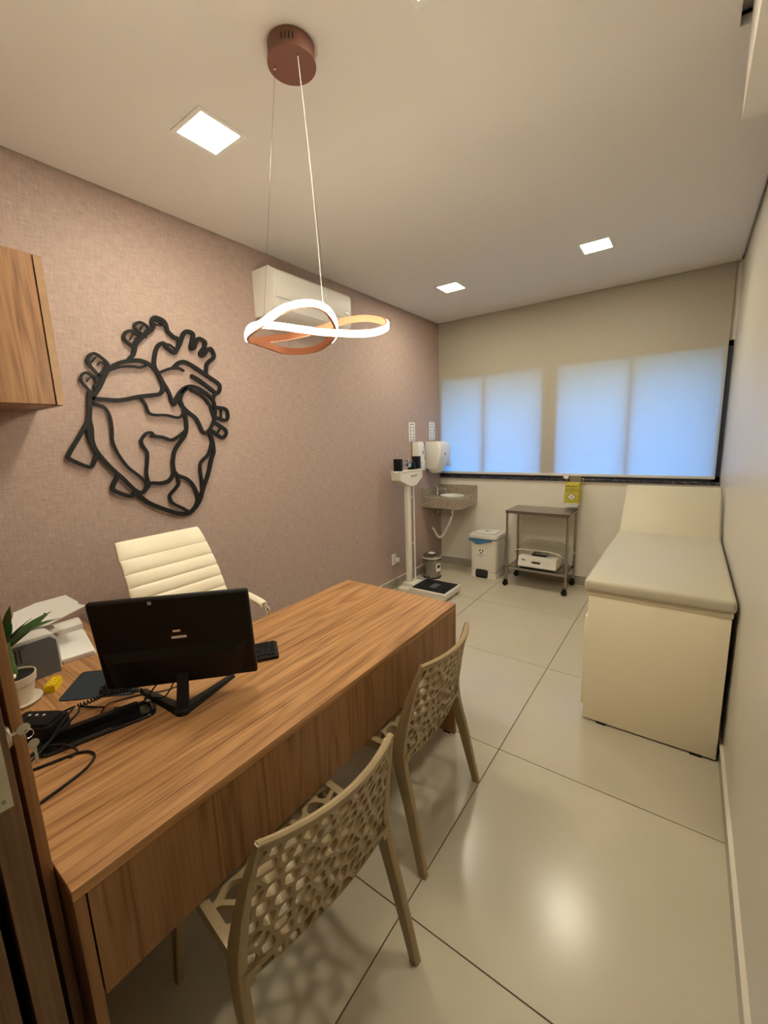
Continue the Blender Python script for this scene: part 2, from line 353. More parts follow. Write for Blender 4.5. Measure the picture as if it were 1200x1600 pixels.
part('ring', tb(ringp, .0011, 6, closed=True), 'chrome', t)
b = nb(); lathe(b, [(.007, -.001), (.009, -.0007), (.009, .0007), (.007, .001)], (1.507, .166, 1.054), 16, 'x')
prism(b, [(.163, 1.046), (.169, 1.046), (.169, 1.016), (.167, 1.010), (.164, 1.013), (.166, 1.020), (.163, 1.025), (.165, 1.030)], 'x', 1.506, 1.508)
part('spare_key', b, 'brass', t)
single('gable_panel', bx(.012, .147, .0, 1.462, .1655, 1.745, bev=.001), 'wood_z', 'tall narrow wooden side panel standing between the door and the desk end', 'panel')
# ================================================================== DESK
dk = thing('desk', 'long wooden desk with a deep front panel in front of two tan chairs', 'desk', (1.19, 1.0, 0))
DX0, DX1, DY0, DY1 = .827, 1.552, .1675, 1.829
part('desktop', bx(DX0, DY0, ZD-.026, DX1, DY1, ZD, bev=.0012, seg=1), 'wood_y', dk)
part('front_panel', bx(DX1-.020, DY0+.0245, .462, DX1-.001, DY1-.0245, ZD-.0265), 'wood_z', dk)
for ya, yb in ((DY0+.0005, DY0+.0205), (DY1-.0205, DY1-.0005)):
    e = part('end_panel', bx(DX0+.008, ya, .012, DX1-.001, yb, ZD-.0265), 'wood_z', dk)
    for x in (DX0+.06, DX1-.05):
        part('foot_pad', bx(x-.02, ya+.002, 0, x+.02, yb-.002, .012), 'rubber', e)
part('back_rail', bx(DX0+.05, DY0+.021, .55, DX0+.068, DY1-.021, ZD-.0265), 'wood_z', dk)
rt = thing('side_table', 'wooden side table joining the desk to the mauve wall, under the printer', 'table', (.41, .46, 0))
part('tabletop', bx(.001, DY0, ZD-.026, DX0-.001, .690, ZD, bev=.0012, seg=1), 'wood_x', rt)
part('end_panel', bx(.015, .668, 0, .55, .688, ZD-.0265), 'wood_z', rt)
part('back_panel', bx(.015, DY0, 0, .033, .667, ZD-.0265), 'wood_z', rt)
part('end_panel', bx(.034, DY0, 0, DX0-.01, DY0+.02, ZD-.0265), 'wood_z', rt)
# wall cabinet
t = thing('wall_cabinet', 'wooden wall cabinet hung high on the mauve wall', 'cabinet', (.17, .43, 1.765))
CZ0, CZ1 = 1.770, 2.335
part('body', bx(.001, .168, CZ0, .328, .640, CZ1), 'wood_z', t)
part('side_panel', bx(.001, .6455, CZ0, .351, .672, CZ1), 'edge', t)
part('door', bx(.331, .172, CZ0+.002, .350, .6405, CZ1+.001, bev=.001, seg=1), 'wood_z', t)
# ================================================================== HEART
HEART = [
 (0.0139,0,[(0.942,1.948),(0.907,1.998),(0.905,2.032),(0.93,2.054),(0.956,2.046),(0.991,2.011),(0.972,1.982),(0.942,1.948),(0.928,1.924)]),
 (0.0061,0,[(0.917,2.011),(0.94,2.039)]),
 (0.0062,0,[(0.942,2.0),(0.963,2.02),(0.982,1.999)]),
 (0.0116,0,[(0.896,1.867),(0.864,1.909),(0.862,1.937),(0.879,1.957),(0.901,1.955),(0.933,1.93),(0.913,1.891)]),
 (0.0052,0,[(0.883,1.916),(0.9,1.938)]),
 (0.016,0,[(1.131,2.113),(1.089,2.143),(1.09,2.172),(1.114,2.191),(1.141,2.19),(1.171,2.17)]),
 (0.0054,0,[(1.112,2.146),(1.133,2.176)]),
 (0.0052,0,[(1.13,2.136),(1.15,2.163)]),
 (0.0139,0,[(1.197,2.176),(1.15,2.211),(1.151,2.232),(1.177,2.246),(1.205,2.237),(1.231,2.213)]),
 (0.0062,0,[(1.172,2.207),(1.189,2.23)]),
 (0.0062,0,[(1.191,2.196),(1.209,2.217)]),
 (0.0205,0,[(1.099,2.048),(1.123,2.08),(1.142,2.131),(1.18,2.173),(1.227,2.214),(1.248,2.243),(1.242,2.267),(1.262,2.287),(1.297,2.283),(1.317,2.266),(1.325,2.227),(1.354,2.202),(1.385,2.187),(1.353,2.117),(1.318,2.131),(1.29,2.157),(1.253,2.131),(1.232,2.077),(1.225,2.026),(1.243,1.989)]),
 (0.0079,0,[(1.25,2.255),(1.275,2.25),(1.306,2.253)]),
 (0.01,0,[(1.265,2.273),(1.294,2.264),(1.313,2.259)]),
 (0.0107,0,[(1.28,2.152),(1.325,2.154),(1.355,2.132)]),
 (0.0227,0,[(1.353,2.117),(1.385,2.167),(1.414,2.225),(1.441,2.245),(1.476,2.237),(1.464,2.197),(1.451,2.152),(1.473,2.161),(1.49,2.197),(1.512,2.216),(1.549,2.203),(1.538,2.17),(1.507,2.129),(1.525,2.122),(1.558,2.158),(1.586,2.167),(1.6,2.126),(1.56,2.089),(1.541,2.065),(1.533,2.013)]),
 (0.0142,0,[(1.247,1.994),(1.309,2.022),(1.357,2.031),(1.389,2.02)]),
 (0.0225,0,[(1.333,2.03),(1.37,2.062),(1.409,2.069),(1.466,2.046),(1.545,2.002),(1.618,1.956),(1.597,1.905),(1.547,1.933),(1.488,1.971),(1.44,1.994)]),
 (0.0206,0,[(1.594,1.907),(1.573,1.889),(1.563,1.867)]),
 (0.0205,0,[(1.307,1.826),(1.348,1.887),(1.392,1.925),(1.443,1.933),(1.502,1.911),(1.556,1.869),(1.569,1.823),(1.562,1.759),(1.53,1.695),(1.493,1.661),(1.468,1.671),(1.452,1.714),(1.431,1.752),(1.385,1.788),(1.355,1.824),(1.352,1.858),(1.368,1.893),(1.401,1.923)]),
 (0.0162,0,[(1.425,1.915),(1.488,1.886),(1.531,1.841),(1.547,1.793),(1.557,1.754)]),
 (0.0205,0,[(0.887,1.826),(0.935,1.893),(0.982,1.975),(1.041,2.02),(1.106,2.041),(1.155,2.047),(1.195,2.035),(1.227,2.009),(1.248,1.968),(1.259,1.917),(1.237,1.88),(1.183,1.868),(1.114,1.856),(1.055,1.84),(1.0,1.832),(0.941,1.834),(0.888,1.834)]),
 (0.012,0,[(0.986,1.976),(1.046,2.003),(1.11,2.013),(1.151,2.012),(1.191,2.032)]),
 (0.0178,0,[(1.24,1.993),(1.262,1.943),(1.288,1.892),(1.3,1.838),(1.31,1.822),(1.335,1.859),(1.35,1.883)]),
 (0.0139,0,[(1.13,1.854),(1.15,1.815),(1.162,1.773),(1.195,1.762),(1.258,1.762),(1.322,1.75),(1.355,1.769),(1.365,1.806),(1.349,1.856)]),
 (0.021,0,[(0.892,1.867),(0.885,1.836),(0.877,1.781),(0.869,1.734),(0.871,1.687),(0.867,1.624),(0.883,1.567),(0.931,1.49),(0.984,1.425),(1.032,1.361),(1.071,1.34),(1.1,1.366),(1.122,1.386),(1.182,1.38),(1.23,1.393),(1.259,1.437),(1.261,1.493),(1.279,1.557),(1.313,1.602),(1.353,1.648),(1.37,1.704),(1.369,1.783)]),
 (0.0135,0,[(0.902,1.813),(0.943,1.795),(0.963,1.752),(0.965,1.687),(0.96,1.621),(0.978,1.554),(1.016,1.484),(1.067,1.432),(1.096,1.389),(1.086,1.354)]),
 (0.018,0,[(0.87,1.738),(0.818,1.656),(0.759,1.566),(0.761,1.542),(0.835,1.499),(0.859,1.52),(0.879,1.563)]),
 (0.0135,0,[(0.865,1.718),(0.858,1.687),(0.856,1.64),(0.869,1.584)]),
 (0.0215,0,[(0.962,1.446),(0.929,1.39),(0.937,1.364),(1.004,1.329),(1.034,1.34)]),
 (0.0157,0,[(1.173,1.644),(1.161,1.665),(1.13,1.658),(1.102,1.624),(1.108,1.591),(1.125,1.555),(1.118,1.503),(1.106,1.442),(1.113,1.383)]),
 (0.0183,0,[(1.163,1.647),(1.224,1.637),(1.268,1.622),(1.318,1.644),(1.356,1.671)]),
 (0.0244,0,[(1.031,1.352),(1.09,1.284),(1.172,1.232),(1.262,1.189),(1.321,1.184),(1.366,1.212),(1.403,1.256),(1.432,1.323),(1.475,1.409),(1.507,1.497),(1.529,1.546),(1.526,1.616),(1.515,1.66)]),
 (0.0206,0,[(1.258,1.451),(1.28,1.417),(1.336,1.387),(1.371,1.34),(1.39,1.268),(1.36,1.205)]),
 (0.0173,0,[(1.276,1.417),(1.281,1.369),(1.251,1.335),(1.218,1.301),(1.232,1.256),(1.285,1.219),(1.326,1.186)]),
 (0.0173,0,[(1.518,1.591),(1.489,1.528),(1.435,1.482),(1.424,1.433),(1.427,1.373),(1.421,1.294)]),
 (0.0205,0,[(1.572,1.818),(1.65,1.804),(1.643,1.74),(1.562,1.756)]),
 (0.0112,0,[(1.612,1.805),(1.604,1.755)]),
 (0.0203,0,[(1.556,1.726),(1.632,1.672),(1.601,1.629),(1.533,1.673)]),
 (0.0113,0,[(1.587,1.685),(1.567,1.653)])]
LAMP = [(1.117,1.029,1.965),(1.147,1.001,1.97),(1.188,0.996,1.981),(1.243,1.002,1.997),(1.299,1.017,2.022),(1.344,1.04,2.037),(1.381,1.068,2.043),(1.404,1.104,2.042),(1.408,1.143,2.032),(1.399,1.182,2.012),(1.373,1.222,1.994),(1.333,1.252,1.976),(1.284,1.263,1.961),(1.232,1.253,1.945),(1.172,1.221,1.94),(1.122,1.179,1.946),(1.097,1.126,1.961),(1.095,1.076,1.968),(1.106,1.036,1.977),(1.152,1.009,1.989),(1.202,1.009,1.995),(1.282,1.027,1.981),(1.357,1.052,1.963),(1.422,1.084,1.948),(1.479,1.124,1.941),(1.529,1.173,1.94),(1.549,1.241,1.956),(1.53,1.324,1.992),(1.477,1.368,2.028),(1.402,1.382,2.053),(1.341,1.37,2.058),(1.287,1.348,2.053),(1.248,1.324,2.042),(1.2,1.277,2.02),(1.145,1.214,2.002),(1.1,1.147,1.988),(1.095,1.077,1.971)]

t = thing('wall_art', 'black cut-out anatomical heart mounted on the mauve wall', 'wall art', (.02, 1.25, 1.18))
b = nb()
for w_, c, pts in HEART:
    p = [(q.x, q.y) for q in cat([(a, z_, 0) for a, z_ in pts], 5, bool(c))]
    zf = .024+.00007*HEART.index((w_, c, pts)); ribbon(b, p, w_*1.0, .014+.00002*HEART.index((w_, c, pts)), zf, bool(c))
    if not c:
        for q in (p[0], p[-1]): lathe(b, [(w_/2, .0143), (w_/2, zf-.00003)], (0, q[0], q[1]), 10, 'x')
bmesh.ops.recalc_face_normals(b, faces=b.faces)
part('heart_outline', b, 'art', t, smooth=False)
for k in (13, 20, 24, 29):
    yy, zz = HEART[k][2][len(HEART[k][2])//2]; part('standoff', lt([(.006, .001), (.006, .0142)], (0, yy, zz), 10, 'x'), 'art', t)
# ================================================================== AIR CONDITIONER
t = thing('air_conditioner', 'white split air conditioner high on the mauve wall behind the pendant lamp', 'air conditioner', (.1, 2.36, 2.42))
A0, A1 = 1.962, 2.742
prof = [(.001, 2.430), (.001, 2.712), (.165, 2.712), (.188, 2.700), (.196, 2.66), (.196, 2.50), (.180, 2.462), (.135, 2.432)]
part('body', prism(nb(), prof, 'y', A0, A1), 'acw', t)
part('front_panel', prism(nb(), [(.1965, 2.53), (.1965, 2.690), (.203, 2.685), (.206, 2.66), (.206, 2.535), (.203, 2.53)], 'y', A0+.012, A1-.012), 'acw', t)
part('air_flap', prism(nb(), [(.1985, 2.520), (.203, 2.517), (.186, 2.463), (.181, 2.460)], 'y', A0+.05, A1-.05), 'acw', t)
part('end_cap', prism(nb(), [(.002, 2.425), (.002, 2.715), (.167, 2.715), (.191, 2.702), (.200, 2.66), (.200, 2.50), (.183, 2.458), (.137, 2.427)], 'y', A0-.006, A0-.0005), 'acw', t)
part('vent_slot', prism(nb(), [(.1968, 2.524), (.1968, 2.529), (.204, 2.529), (.204, 2.524)], 'y', A0+.012, A1-.012), 'greyl', t)
part('badge', bx(.2062, 2.66, 2.56, .2068, 2.70, 2.568), 'chrome', t)
# ================================================================== DOWNLIGHTS
for x, y, lab in ((.748, 1.202, 'square ceiling downlight nearest the mauve wall, left of the pendant canopy'), (.678, 3.535, 'square ceiling downlight near the corner of blind and mauve wall'),
                  (1.828, 3.475, 'square ceiling downlight near the right end of the blind'), (1.80, 1.19, 'square ceiling downlight cut off by the top edge of the picture')):
    t = thing('downlight', lab, 'ceiling light', (x, y, H-.006), group='square recessed ceiling lights')
    b = nb()
    for a in ((-.108, -.108, .108, -.088), (-.108, .088, .108, .108), (-.108, -.088, -.088, .088), (.088, -.088, .108, .088)):
        box(b, x+a[0], y+a[1], H-.005, x+a[2], y+a[3], H-.0005)
    part('frame', b, 'white', t, smooth=False)
    part('diffuser', bx(x-.0875, y-.0875, H-.0035, x+.0875, y+.0875, H-.0006), 'panel', t, smooth=False)
# ================================================================== PENDANT LAMP
CX, CY = 1.305, 1.150
t = thing('pendant_lamp', 'copper looped LED pendant lamp hanging on wires from a round canopy', 'pendant lamp', (CX, CY, 1.9))
cn = part('canopy', lt([(.0755, H-.0005), (.0755, H-.048), (.079, H-.049), (.079, H-.054), (.01, H-.0545)], (CX, CY, 0), 40), 'copperd', t)
b = nb()
for k in range(4):
    a = math.radians(-62 + k*9 - 4); c = Vector((CX+.0757*math.cos(a), CY+.0757*math.sin(a), H-.027)); d = Vector((-math.sin(a), math.cos(a), 0))
    for s in (-1,): tube(b, [c+Vector((0, 0, .009)), c-Vector((0, 0, .009))], .0022, 6)
part('vent_slot', b, 'ink', cn)
holes = [(1.261, 1.116), (1.353, 1.130), (1.290, 1.203)]
LP = cat(LAMP, 6, True)
cen = sum(LP, Vector())/len(LP)
def near(p): return min(LP, key=lambda q: (q-Vector(p)).length)
bb, bl = nb(), nb(); rb, rl = [], []
N = len(LP)
for i, p in enumerate(LP):
    t_ = (LP[(i+1) % N]-LP[i-1]).normalized()
    out = Vector((p.x-cen.x, p.y-cen.y, 0)); out = (out - t_*out.dot(t_)); out.normalize()
    up = t_.cross(out).normalized(); up = up if up.z > 0 else -up
    rb.append([bb.verts.new(p+out*a+up*c) for a, c in ((-.006, -.012), (-.006, .012), (.004, .012), (.004, -.012))])
    rl.append([bl.verts.new(p+out*a+up*c) for a, c in ((.0042, -.0105), (.0042, .0105), (.0075, .0095), (.0085, 0), (.0075, -.0095))])
for bmx, rr in ((bb, rb), (bl, rl)):
    for i in range(N):
        A, B = rr[i], rr[(i+1) % N]; n = len(A)
        for k in range(n): bmx.faces.new((A[k], A[(k+1) % n], B[(k+1) % n], B[k]))
    bmesh.ops.recalc_face_normals(bmx, faces=bmx.faces)
lb = part('loop_body', bb, 'copper', t)
part('led_diffuser', bl, 'led', lb)
idx = [3, 8, 32]
for (hx, hy), k, rad in zip(holes, idx, (.0007, .0017, .0007)):
    e = (Vector(LAMP[k]) if k != 8 else (LP[45]+LP[45])/2) + Vector((0, 0, .011)); s = Vector((hx, hy, H-.055))
    pts = [s, s.lerp(e, .5)+Vector((.004, .002, 0)), e] if rad > .001 else [s, e]
    part('suspension_wire', tb(cat(pts, 6), rad, 6), 'white' if rad > .001 else 'steel', t)
    part('wire_grip', lt([(.004, H-.0545), (.004, H-.062), (.002, H-.064)], (hx, hy, 0), 12), 'chrome', t)
# ================================================================== TAN LATTICE CHAIRS
def clip(poly, a, b, c):
    """keep a*x+b*y<=c"""
    out = []
    for i in range(len(poly)):
        p, q = poly[i-1], poly[i]; dp, dq = a*p[0]+b*p[1]-c, a*q[0]+b*q[1]-c
        if (dp <= 0) != (dq <= 0):
            t = dp/(dp-dq); out.append((p[0]+(q[0]-p[0])*t, p[1]+(q[1]-p[1])*t))
        if dq <= 0: out.append(q)
    return out
def lattice(wd, ht, nx, ny, strut, fn, thick, seed, skip=None):
    """Voronoi-like open lattice on a wd x ht sheet mapped by fn(x,y)->3D point and normal"""
    rnd = random.Random(seed); sites = []
    for j in range(ny):
        for i in range(nx):
            sites.append(((i+.5+(.5 if j % 2 else 0)-.25+rnd.uniform(-.36, .36))*wd/nx, (j+.5+rnd.uniform(-.36, .36))*ht/ny))
    bm = nb(); key = {}
    def V(p):
        k = (round(p[0]*20000), round(p[1]*20000))
        if k not in key: key[k] = bm.verts.new(fn(p[0], p[1]))
        return key[k]
    seg = min(wd/nx, ht/ny)*.2
    for s in sites:
        poly = [(0, 0), (wd, 0), (wd, ht), (0, ht)]
        for q in sites:
            if q is s: continue
            dx, dy = q[0]-s[0], q[1]-s[1]
            if dx*dx+dy*dy > (3.2*max(wd/nx, ht/ny))**2: continue
            poly = clip(poly, dx, dy, (q[0]**2+q[1]**2-s[0]**2-s[1]**2)/2)
            if len(poly) < 3: break
        if len(poly) < 3: continue
        # drop near-duplicate corners consistently
        cor = []
        for p in poly:
            p = (round(p[0], 4), round(p[1], 4))
            if not cor or abs(p[0]-cor[-1][0])+abs(p[1]-cor[-1][1]) > 2e-4: cor.append(p)
        if abs(cor[0][0]-cor[-1][0])+abs(cor[0][1]-cor[-1][1]) <= 2e-4: cor.pop()
        if len(cor) < 3: continue
        rim = []
        for i, p in enumerate(cor):
            q = cor[(i+1) % len(cor)]; L = math.hypot(q[0]-p[0], q[1]-p[1]); k = max(1, int(round(L/seg)))
            fwd = p <= q
            for m in range(k):
                t = m/k
                rim.append((p[0]+(q[0]-p[0])*t, p[1]+(q[1]-p[1])*t) if fwd else (q[0]+(p[0]-q[0])*(1-t), q[1]+(p[1]-q[1])*(1-t)))
        n = len(rim); ca = (sum(p[0] for p in rim)/n, sum(p[1] for p in rim)/n)
        hole = []
        for p in rim:
            L = math.hypot(p[0]-ca[0], p[1]-ca[1]); f = max(.12, 1-strut*1.12/max(L, 1e-6)); hole.append((ca[0]+(p[0]-ca[0])*f, ca[1]+(p[1]-ca[1])*f))
        for _ in range(2): hole = [((hole[i-1][0]+2*hole[i][0]+hole[(i+1) % n][0])/4, (hole[i-1][1]+2*hole[i][1]+hole[(i+1) % n][1])/4) for i in range(n)]
        hv = [bm.verts.new(fn(*h)) for h in hole]; rv = [V(r) for r in rim]
        for i in range(n):
            a, c = rv[i], rv[(i+1) % n]
            if a is c: continue
            try: bm.faces.new((a, c, hv[(i+1) % n], hv[i]))
            except ValueError: pass
    bmesh.ops.remove_doubles(bm, verts=bm.verts, dist=1e-5)
    return bm
def back_pt(u, z):
    """u -1..1 across, z height"""
    v = (z-.41)/.39
    half = .228 + .012*math.sin(math.pi*min(max(v, 0), 1)) - .030*max(v, 0)
    x = .150 + .030*v + .050*v*v + .045*(1-u*u)*(.55+.45*v)
    return Vector((x, u*half, z))
def seat_pt(a, y):
    """a: 0 front .. 1 rear"""
    x = -.235 + .415*a; dip = .012*math.sin(math.pi*a)*(1-(y/.24)**2)
    return Vector((x, y*(.98+.0*a), .447-dip-.01*max(0, (.12-a))))
def leg_body(p0, p1, d0, d1, w0, w1):
    """flat tapered leg: depth along x, width along y; sections at p0 (top) and p1 (foot)"""
    p0, p1 = Vector(p0), Vector(p1); secs = []
    for k in range(9):
        t = k/8; c = p0.lerp(p1, t); d = d0+(d1-d0)*t; w = w0+(w1-w0)*t; r = .22
        poly = rrect(-d/2, -w/2, d/2, w/2, min(d, w)*r, 2)
        secs.append([c+Vector((q[0], q[1], 0)) for q in poly])
    return sweep(nb(), secs)
def make_chair():
    t = thing('visitor_chair', '', 'chair', (0, 0, 0), group='tan lattice visitor chairs')
    # sheet coordinates in metres: a across 0..0.46
    bk = lattice(.46, .385, 12, 9, .0050, lambda a, h: back_pt(a/.23-1, .412+h), .014, 11)
    o = part('backrest', bk, 'chair', t, local=True, smooth=False)
    s = o.modifiers.new('thick', 'SOLIDIFY'); s.thickness = .022; s.offset = 0
    st = lattice(.40, .46, 7, 8, .0070, lambda a, h: seat_pt(a/.40, h-.23), .014, 5)
    o = part('seat', st, 'chair', t, local=True, smooth=False)
    s = o.modifiers.new('thick', 'SOLIDIFY'); s.thickness = .015; s.offset = 0
    # rail along the top of the back and the two stiles
    secs = []
    for k in range(25):
        u = -1.02+2.04*k/24; p = back_pt(u, .802); secs.append([p+Vector(q) for q in ((-.008, 0, -.008), (.009, 0, -.009), (.010, 0, .004), (.004, 0, .008), (-.006, 0, .005))])
    part('top_rail', sweep(nb(), secs), 'chair', t, local=True)
    for sg in (-1, 1):
        # rear leg runs on upwards as the stile of the back
        q0 = back_pt(sg, .806); q1 = back_pt(sg, .70); q2 = back_pt(sg, .58); q3 = Vector((.150, sg*.236, .44))
        path = cat([(q0.x, q0.y, .806), (q1.x, q1.y, .70), (q2.x-.004, q2.y, .58), tuple(q3), (.195, sg*.244, .25), (.252, sg*.255, 0)], 6); secs = []
        for k, c in enumerate(path):
            z = c.z; d = (.016+.040*(.806-z)/.366) if z > .44 else (.030+.026*z/.44); w = .016+.010*min(1, (.806-z)/.3)
            secs.append([c+Vector((q[0], q[1], 0)) for q in rrect(-d/2, -w/2, d/2, w/2, w*.22, 2)])
        part('leg', sweep(nb(), secs), 'chair', t, local=True)
        part('leg', leg_body((-.215, sg*.222, .452), (-.262, sg*.246, 0), .050, .028, .030, .024), 'chair', t, local=True)
        # side rail of the seat
        b = nb(); secs = []
        for k in range(9):
            a = k/8; p = seat_pt(a, sg*.228); secs.append([p+Vector(q) for q in ((0, -.012, -.028), (0, .012, -.028), (0, .012, .009), (0, -.012, .009))])
        part('seat_rail', sweep(b, secs), 'chair', t, local=True)
    b = nb(); p = [seat_pt(0, y) for y in (-.225, -.11, 0, .11, .225)]
    part('front_rail', sweep(b, [[q+Vector(d) for d in ((-.010, 0, -.024), (.012, 0, -.024), (.012, 0, .008), (-.010, 0, .008))] for q in p]), 'chair', t, local=True)
    return t
ch = make_chair()
ch.location = (1.611, .630, 0); ch.rotation_euler = (0, 0, math.radians(-6.2)); ch['label'] = 'tan lattice-backed plastic chair nearest the camera, at the near end of the desk'
c2 = ch.copy(); COL.objects.link(c2); c2.location = (1.522, 1.335, 0); c2.rotation_euler = (0, 0, math.radians(2.0)); c2['label'] = 'tan lattice-backed plastic chair at the far end of the desk'
for k in list(ch.children):
    q = k.copy(); COL.objects.link(q); q.parent = c2
# ================================================================== OFFICE CHAIR
t = thing('office_chair', 'cream leather office chair with ribbed back behind the desk', 'chair', (.60, .975, 0))
def bprof(s):
    P = cat([(.66, .475, 0), (.60, .53, 0), (.565, .66, 0), (.525, .82, 0), (.455, .99, 0), (.350, 1.155, 0)], 20)
    i = min(int(s*(len(P)-1)), len(P)-2); f = s*(len(P)-1)-i; p = P[i].lerp(P[i+1], f); d = (P[i+1]-P[i]).normalized()
    return Vector((p.x, 0, p.y)), Vector((d.y, 0, -d.x))   # front normal (towards the desk)
def half(s): return .212 + .016*math.sin(math.pi*min(1, s*1.15)) - (.012*max(0, (s-.9)/.1) if s > .9 else 0)
YC = .975
NR = 15
secs = []
for k in range(31):
    s = k/30; p, n = bprof(s); h = half(s)-.004
    secs.append([p+Vector((0, YC-h, 0))-n*.022, p+Vector((0, YC+h, 0))-n*.022, p+Vector((0, YC+h, 0))+n*.004, p+Vector((0, YC-h, 0))+n*.004])
bs = part('backrest', sweep(nb(), secs), 'leather', t)
for r in range(NR):
    edges = [k*.895/(NR-1) for k in range(NR)]+[1.0]; s0, s1 = edges[r], edges[r+1]
    secs = []; K = 9
    for k in range(K):
        f = k/(K-1); s = s0+(s1-s0)*(.01+.98*f); p, n = bprof(s); h = half(s); th = .013+.007*math.sin(math.pi*f)**.4
        ring = []
        for yy, tt in ((-h, .0), (-h-.001, th*.6), (-h+.012, th*.95), (-h*.5, th), (0, th), (h*.5, th), (h-.012, th*.95), (h+.001, th*.6), (h, .0)):
            ring.append(p+Vector((0, YC+yy, 0))+n*tt)
        secs.append(ring)
    part('back_cushion_rib', sweep(nb(), secs), 'leather', bs)
st = nb(); prism(st, [(.60, .44), (.60, .50), (.68, .515), (.95, .505), (1.03, .47), (1.03, .445), (.95, .44)], 'y', YC-.215, YC+.215)
bmesh.ops.bevel(st, geom=list(st.edges), offset=.008, segments=2, affect='EDGES'); part('seat', st, 'leather', t)
for sg in (-1, 1):
    y = YC+sg*.262
    arm = [(.50, y-sg*.03, .80), (.60, y, .815), (.72, y, .805), (.785, y, .790)]
    secs = [[Vector(p)+Vector(d) for d in ((0, -.020, -.010), (0, .020, -.010), (0, .022, .004), (0, .012, .012), (0, -.012, .012), (0, -.022, .004))] for p in cat(arm, 5)]
    a = part('armrest', sweep(nb(), secs), 'leather', t)
    part('arm_bracket', tb(cat([(.785, y, .790), (.812, y, .775), (.815, y, .74), (.79, y, .60), (.74, YC+sg*.225, .46)], 6), .011, 10), 'chrome', a)
    part('arm_bracket', tb(cat([(.50, y-sg*.03, .80), (.495, YC+sg*.222, .79)], 4), .011, 10), 'chrome', a)
part('gas_column', lt([(.03, .08), (.03, .25), (.018, .26), (.018, .44)], (.78, YC, 0), 18), 'chrome', t)
bs2 = nb()
for k in range(5):
    a = k*2*math.pi/5+.3; tube(bs2, [(.78, YC, .10), (.78+.28*math.cos(a), YC+.28*math.sin(a), .075)], [.026, .016], 8)
part('star_base', bs2, 'chrome', t)
for k in range(5):
    a = k*2*math.pi/5+.3; part('caster', lt([(.012, -.022), (.027, -.020), (.027, .020), (.012, .022)], (.78+.28*math.cos(a), YC+.28*math.sin(a), .0275), 16, 'y'), 'black', t)
# ================================================================== MONITOR
yaw = .762; n = Vector((-math.cos(yaw), math.sin(yaw), 0)); tt = Vector((math.sin(yaw), math.cos(yaw), 0)); tl = .153
up = Vector((0, 0, math.cos(tl))) - n*math.sin(tl); nf = n*math.cos(tl) + Vector((0, 0, math.sin(tl)))
mc = Vector((1.19, .60, .965)) + n*.05 - tt*.016
mo = thing('monitor', 'black computer monitor seen from behind on a V-shaped stand', 'monitor', (1.18, .62, ZD))
def fr(a, b_, c): return mc + tt*a + up*b_ + nf*c
def slab(x0, z0, x1, z1, c0, c1, r=.006):
    poly = rrect(x0, z0, x1, z1, r, 3); bm = nb()
    return sweep(bm, [[fr(p[0], p[1], c0) for p in poly], [fr(p[0], p[1], c1) for p in poly]])
sh = part('back_shell', sweep(nb(), [[fr(p[0], p[1], .008) for p in rrect(-.239, -.161, .239, .161, .008, 3)], [fr(p[0], p[1], -.004) for p in rrect(-.239, -.161, .239, .161, .008, 3)], [fr(p[0], p[1], -.010) for p in rrect(-.234, -.156, .234, .156, .008, 3)]]), 'black', mo)
part('lower_housing', sweep(nb(), [[fr(*p, -.0102) for p in ((-.21, -.150), (.19, -.150), (.215, -.02), (-.225, -.02))], [fr(*p, -.030) for p in ((-.17, -.145), (.15, -.145), (.165, -.045), (-.185, -.045))]]), 'black', mo)
part('screen', slab(-.232, -.148, .232, .154, .0082, .0100), 'gloss', mo)
lab = part('rating_label', slab(-.065, .005, .040, .050, -.0115, -.0101, .002), 'black', sh)
part('sticker', slab(-.005, .036, .018, .043, -.0122, -.0116, .001), 'paper', lab)
part('sticker', slab(-.012, .012, .034, .021, -.0122, -.0116, .001), 'paper', lab)
b = nb()
for a, c in ((-.003, -.003), (.003, -.003), (-.003, .003), (.003, .003)):
    poly = rrect(-.057+a-.0022, .147+c-.0022, -.057+a+.0022, .147+c+.0022, .0006, 1); sweep(b, [[fr(p[0], p[1], -.0102) for p in poly], [fr(p[0], p[1], -.0112) for p in poly]])
part('logo_sticker', b, 'greyl', sh, smooth=False)
ap = Vector((1.205, .583, ZD)); bn = fr(.005, -.10, -.012)
secs = []
for k in range(7):
    f = k/6; c = (ap+Vector((0, 0, .012))).lerp(bn, f); w_ = .019-.003*f
    secs.append([c+tt*a*w_+n*d for a, d in ((-1, -.006), (1, -.006), (1, .006), (-1, .006))])
part('neck', sweep(nb(), secs), 'black', mo)
def vleg(q):
    d = Vector((q[0]-ap.x, q[1]-ap.y, 0)); s = Vector((-d.y, d.x, 0)).normalized(); secs = []
    for k in range(9):
        f = k/8; c = ap+d*f; w_ = .023-.010*f; h = .018-.008*f; z0 = .0006
        secs.append([c-s*w_+Vector((0, 0, z0)), c+s*w_+Vector((0, 0, z0)), c+s*w_*.6+Vector((0, 0, h)), c-s*w_*.6+Vector((0, 0, h))])
    return sweep(nb(), secs)
part('stand_hub', lt([(.024, .0006), (.022, .014), (.014, .019)], ap, 24), 'black', mo); part('stand_leg', vleg((1.160, .795)), 'black', mo); part('stand_leg', vleg((.977, .565)), 'black', mo)
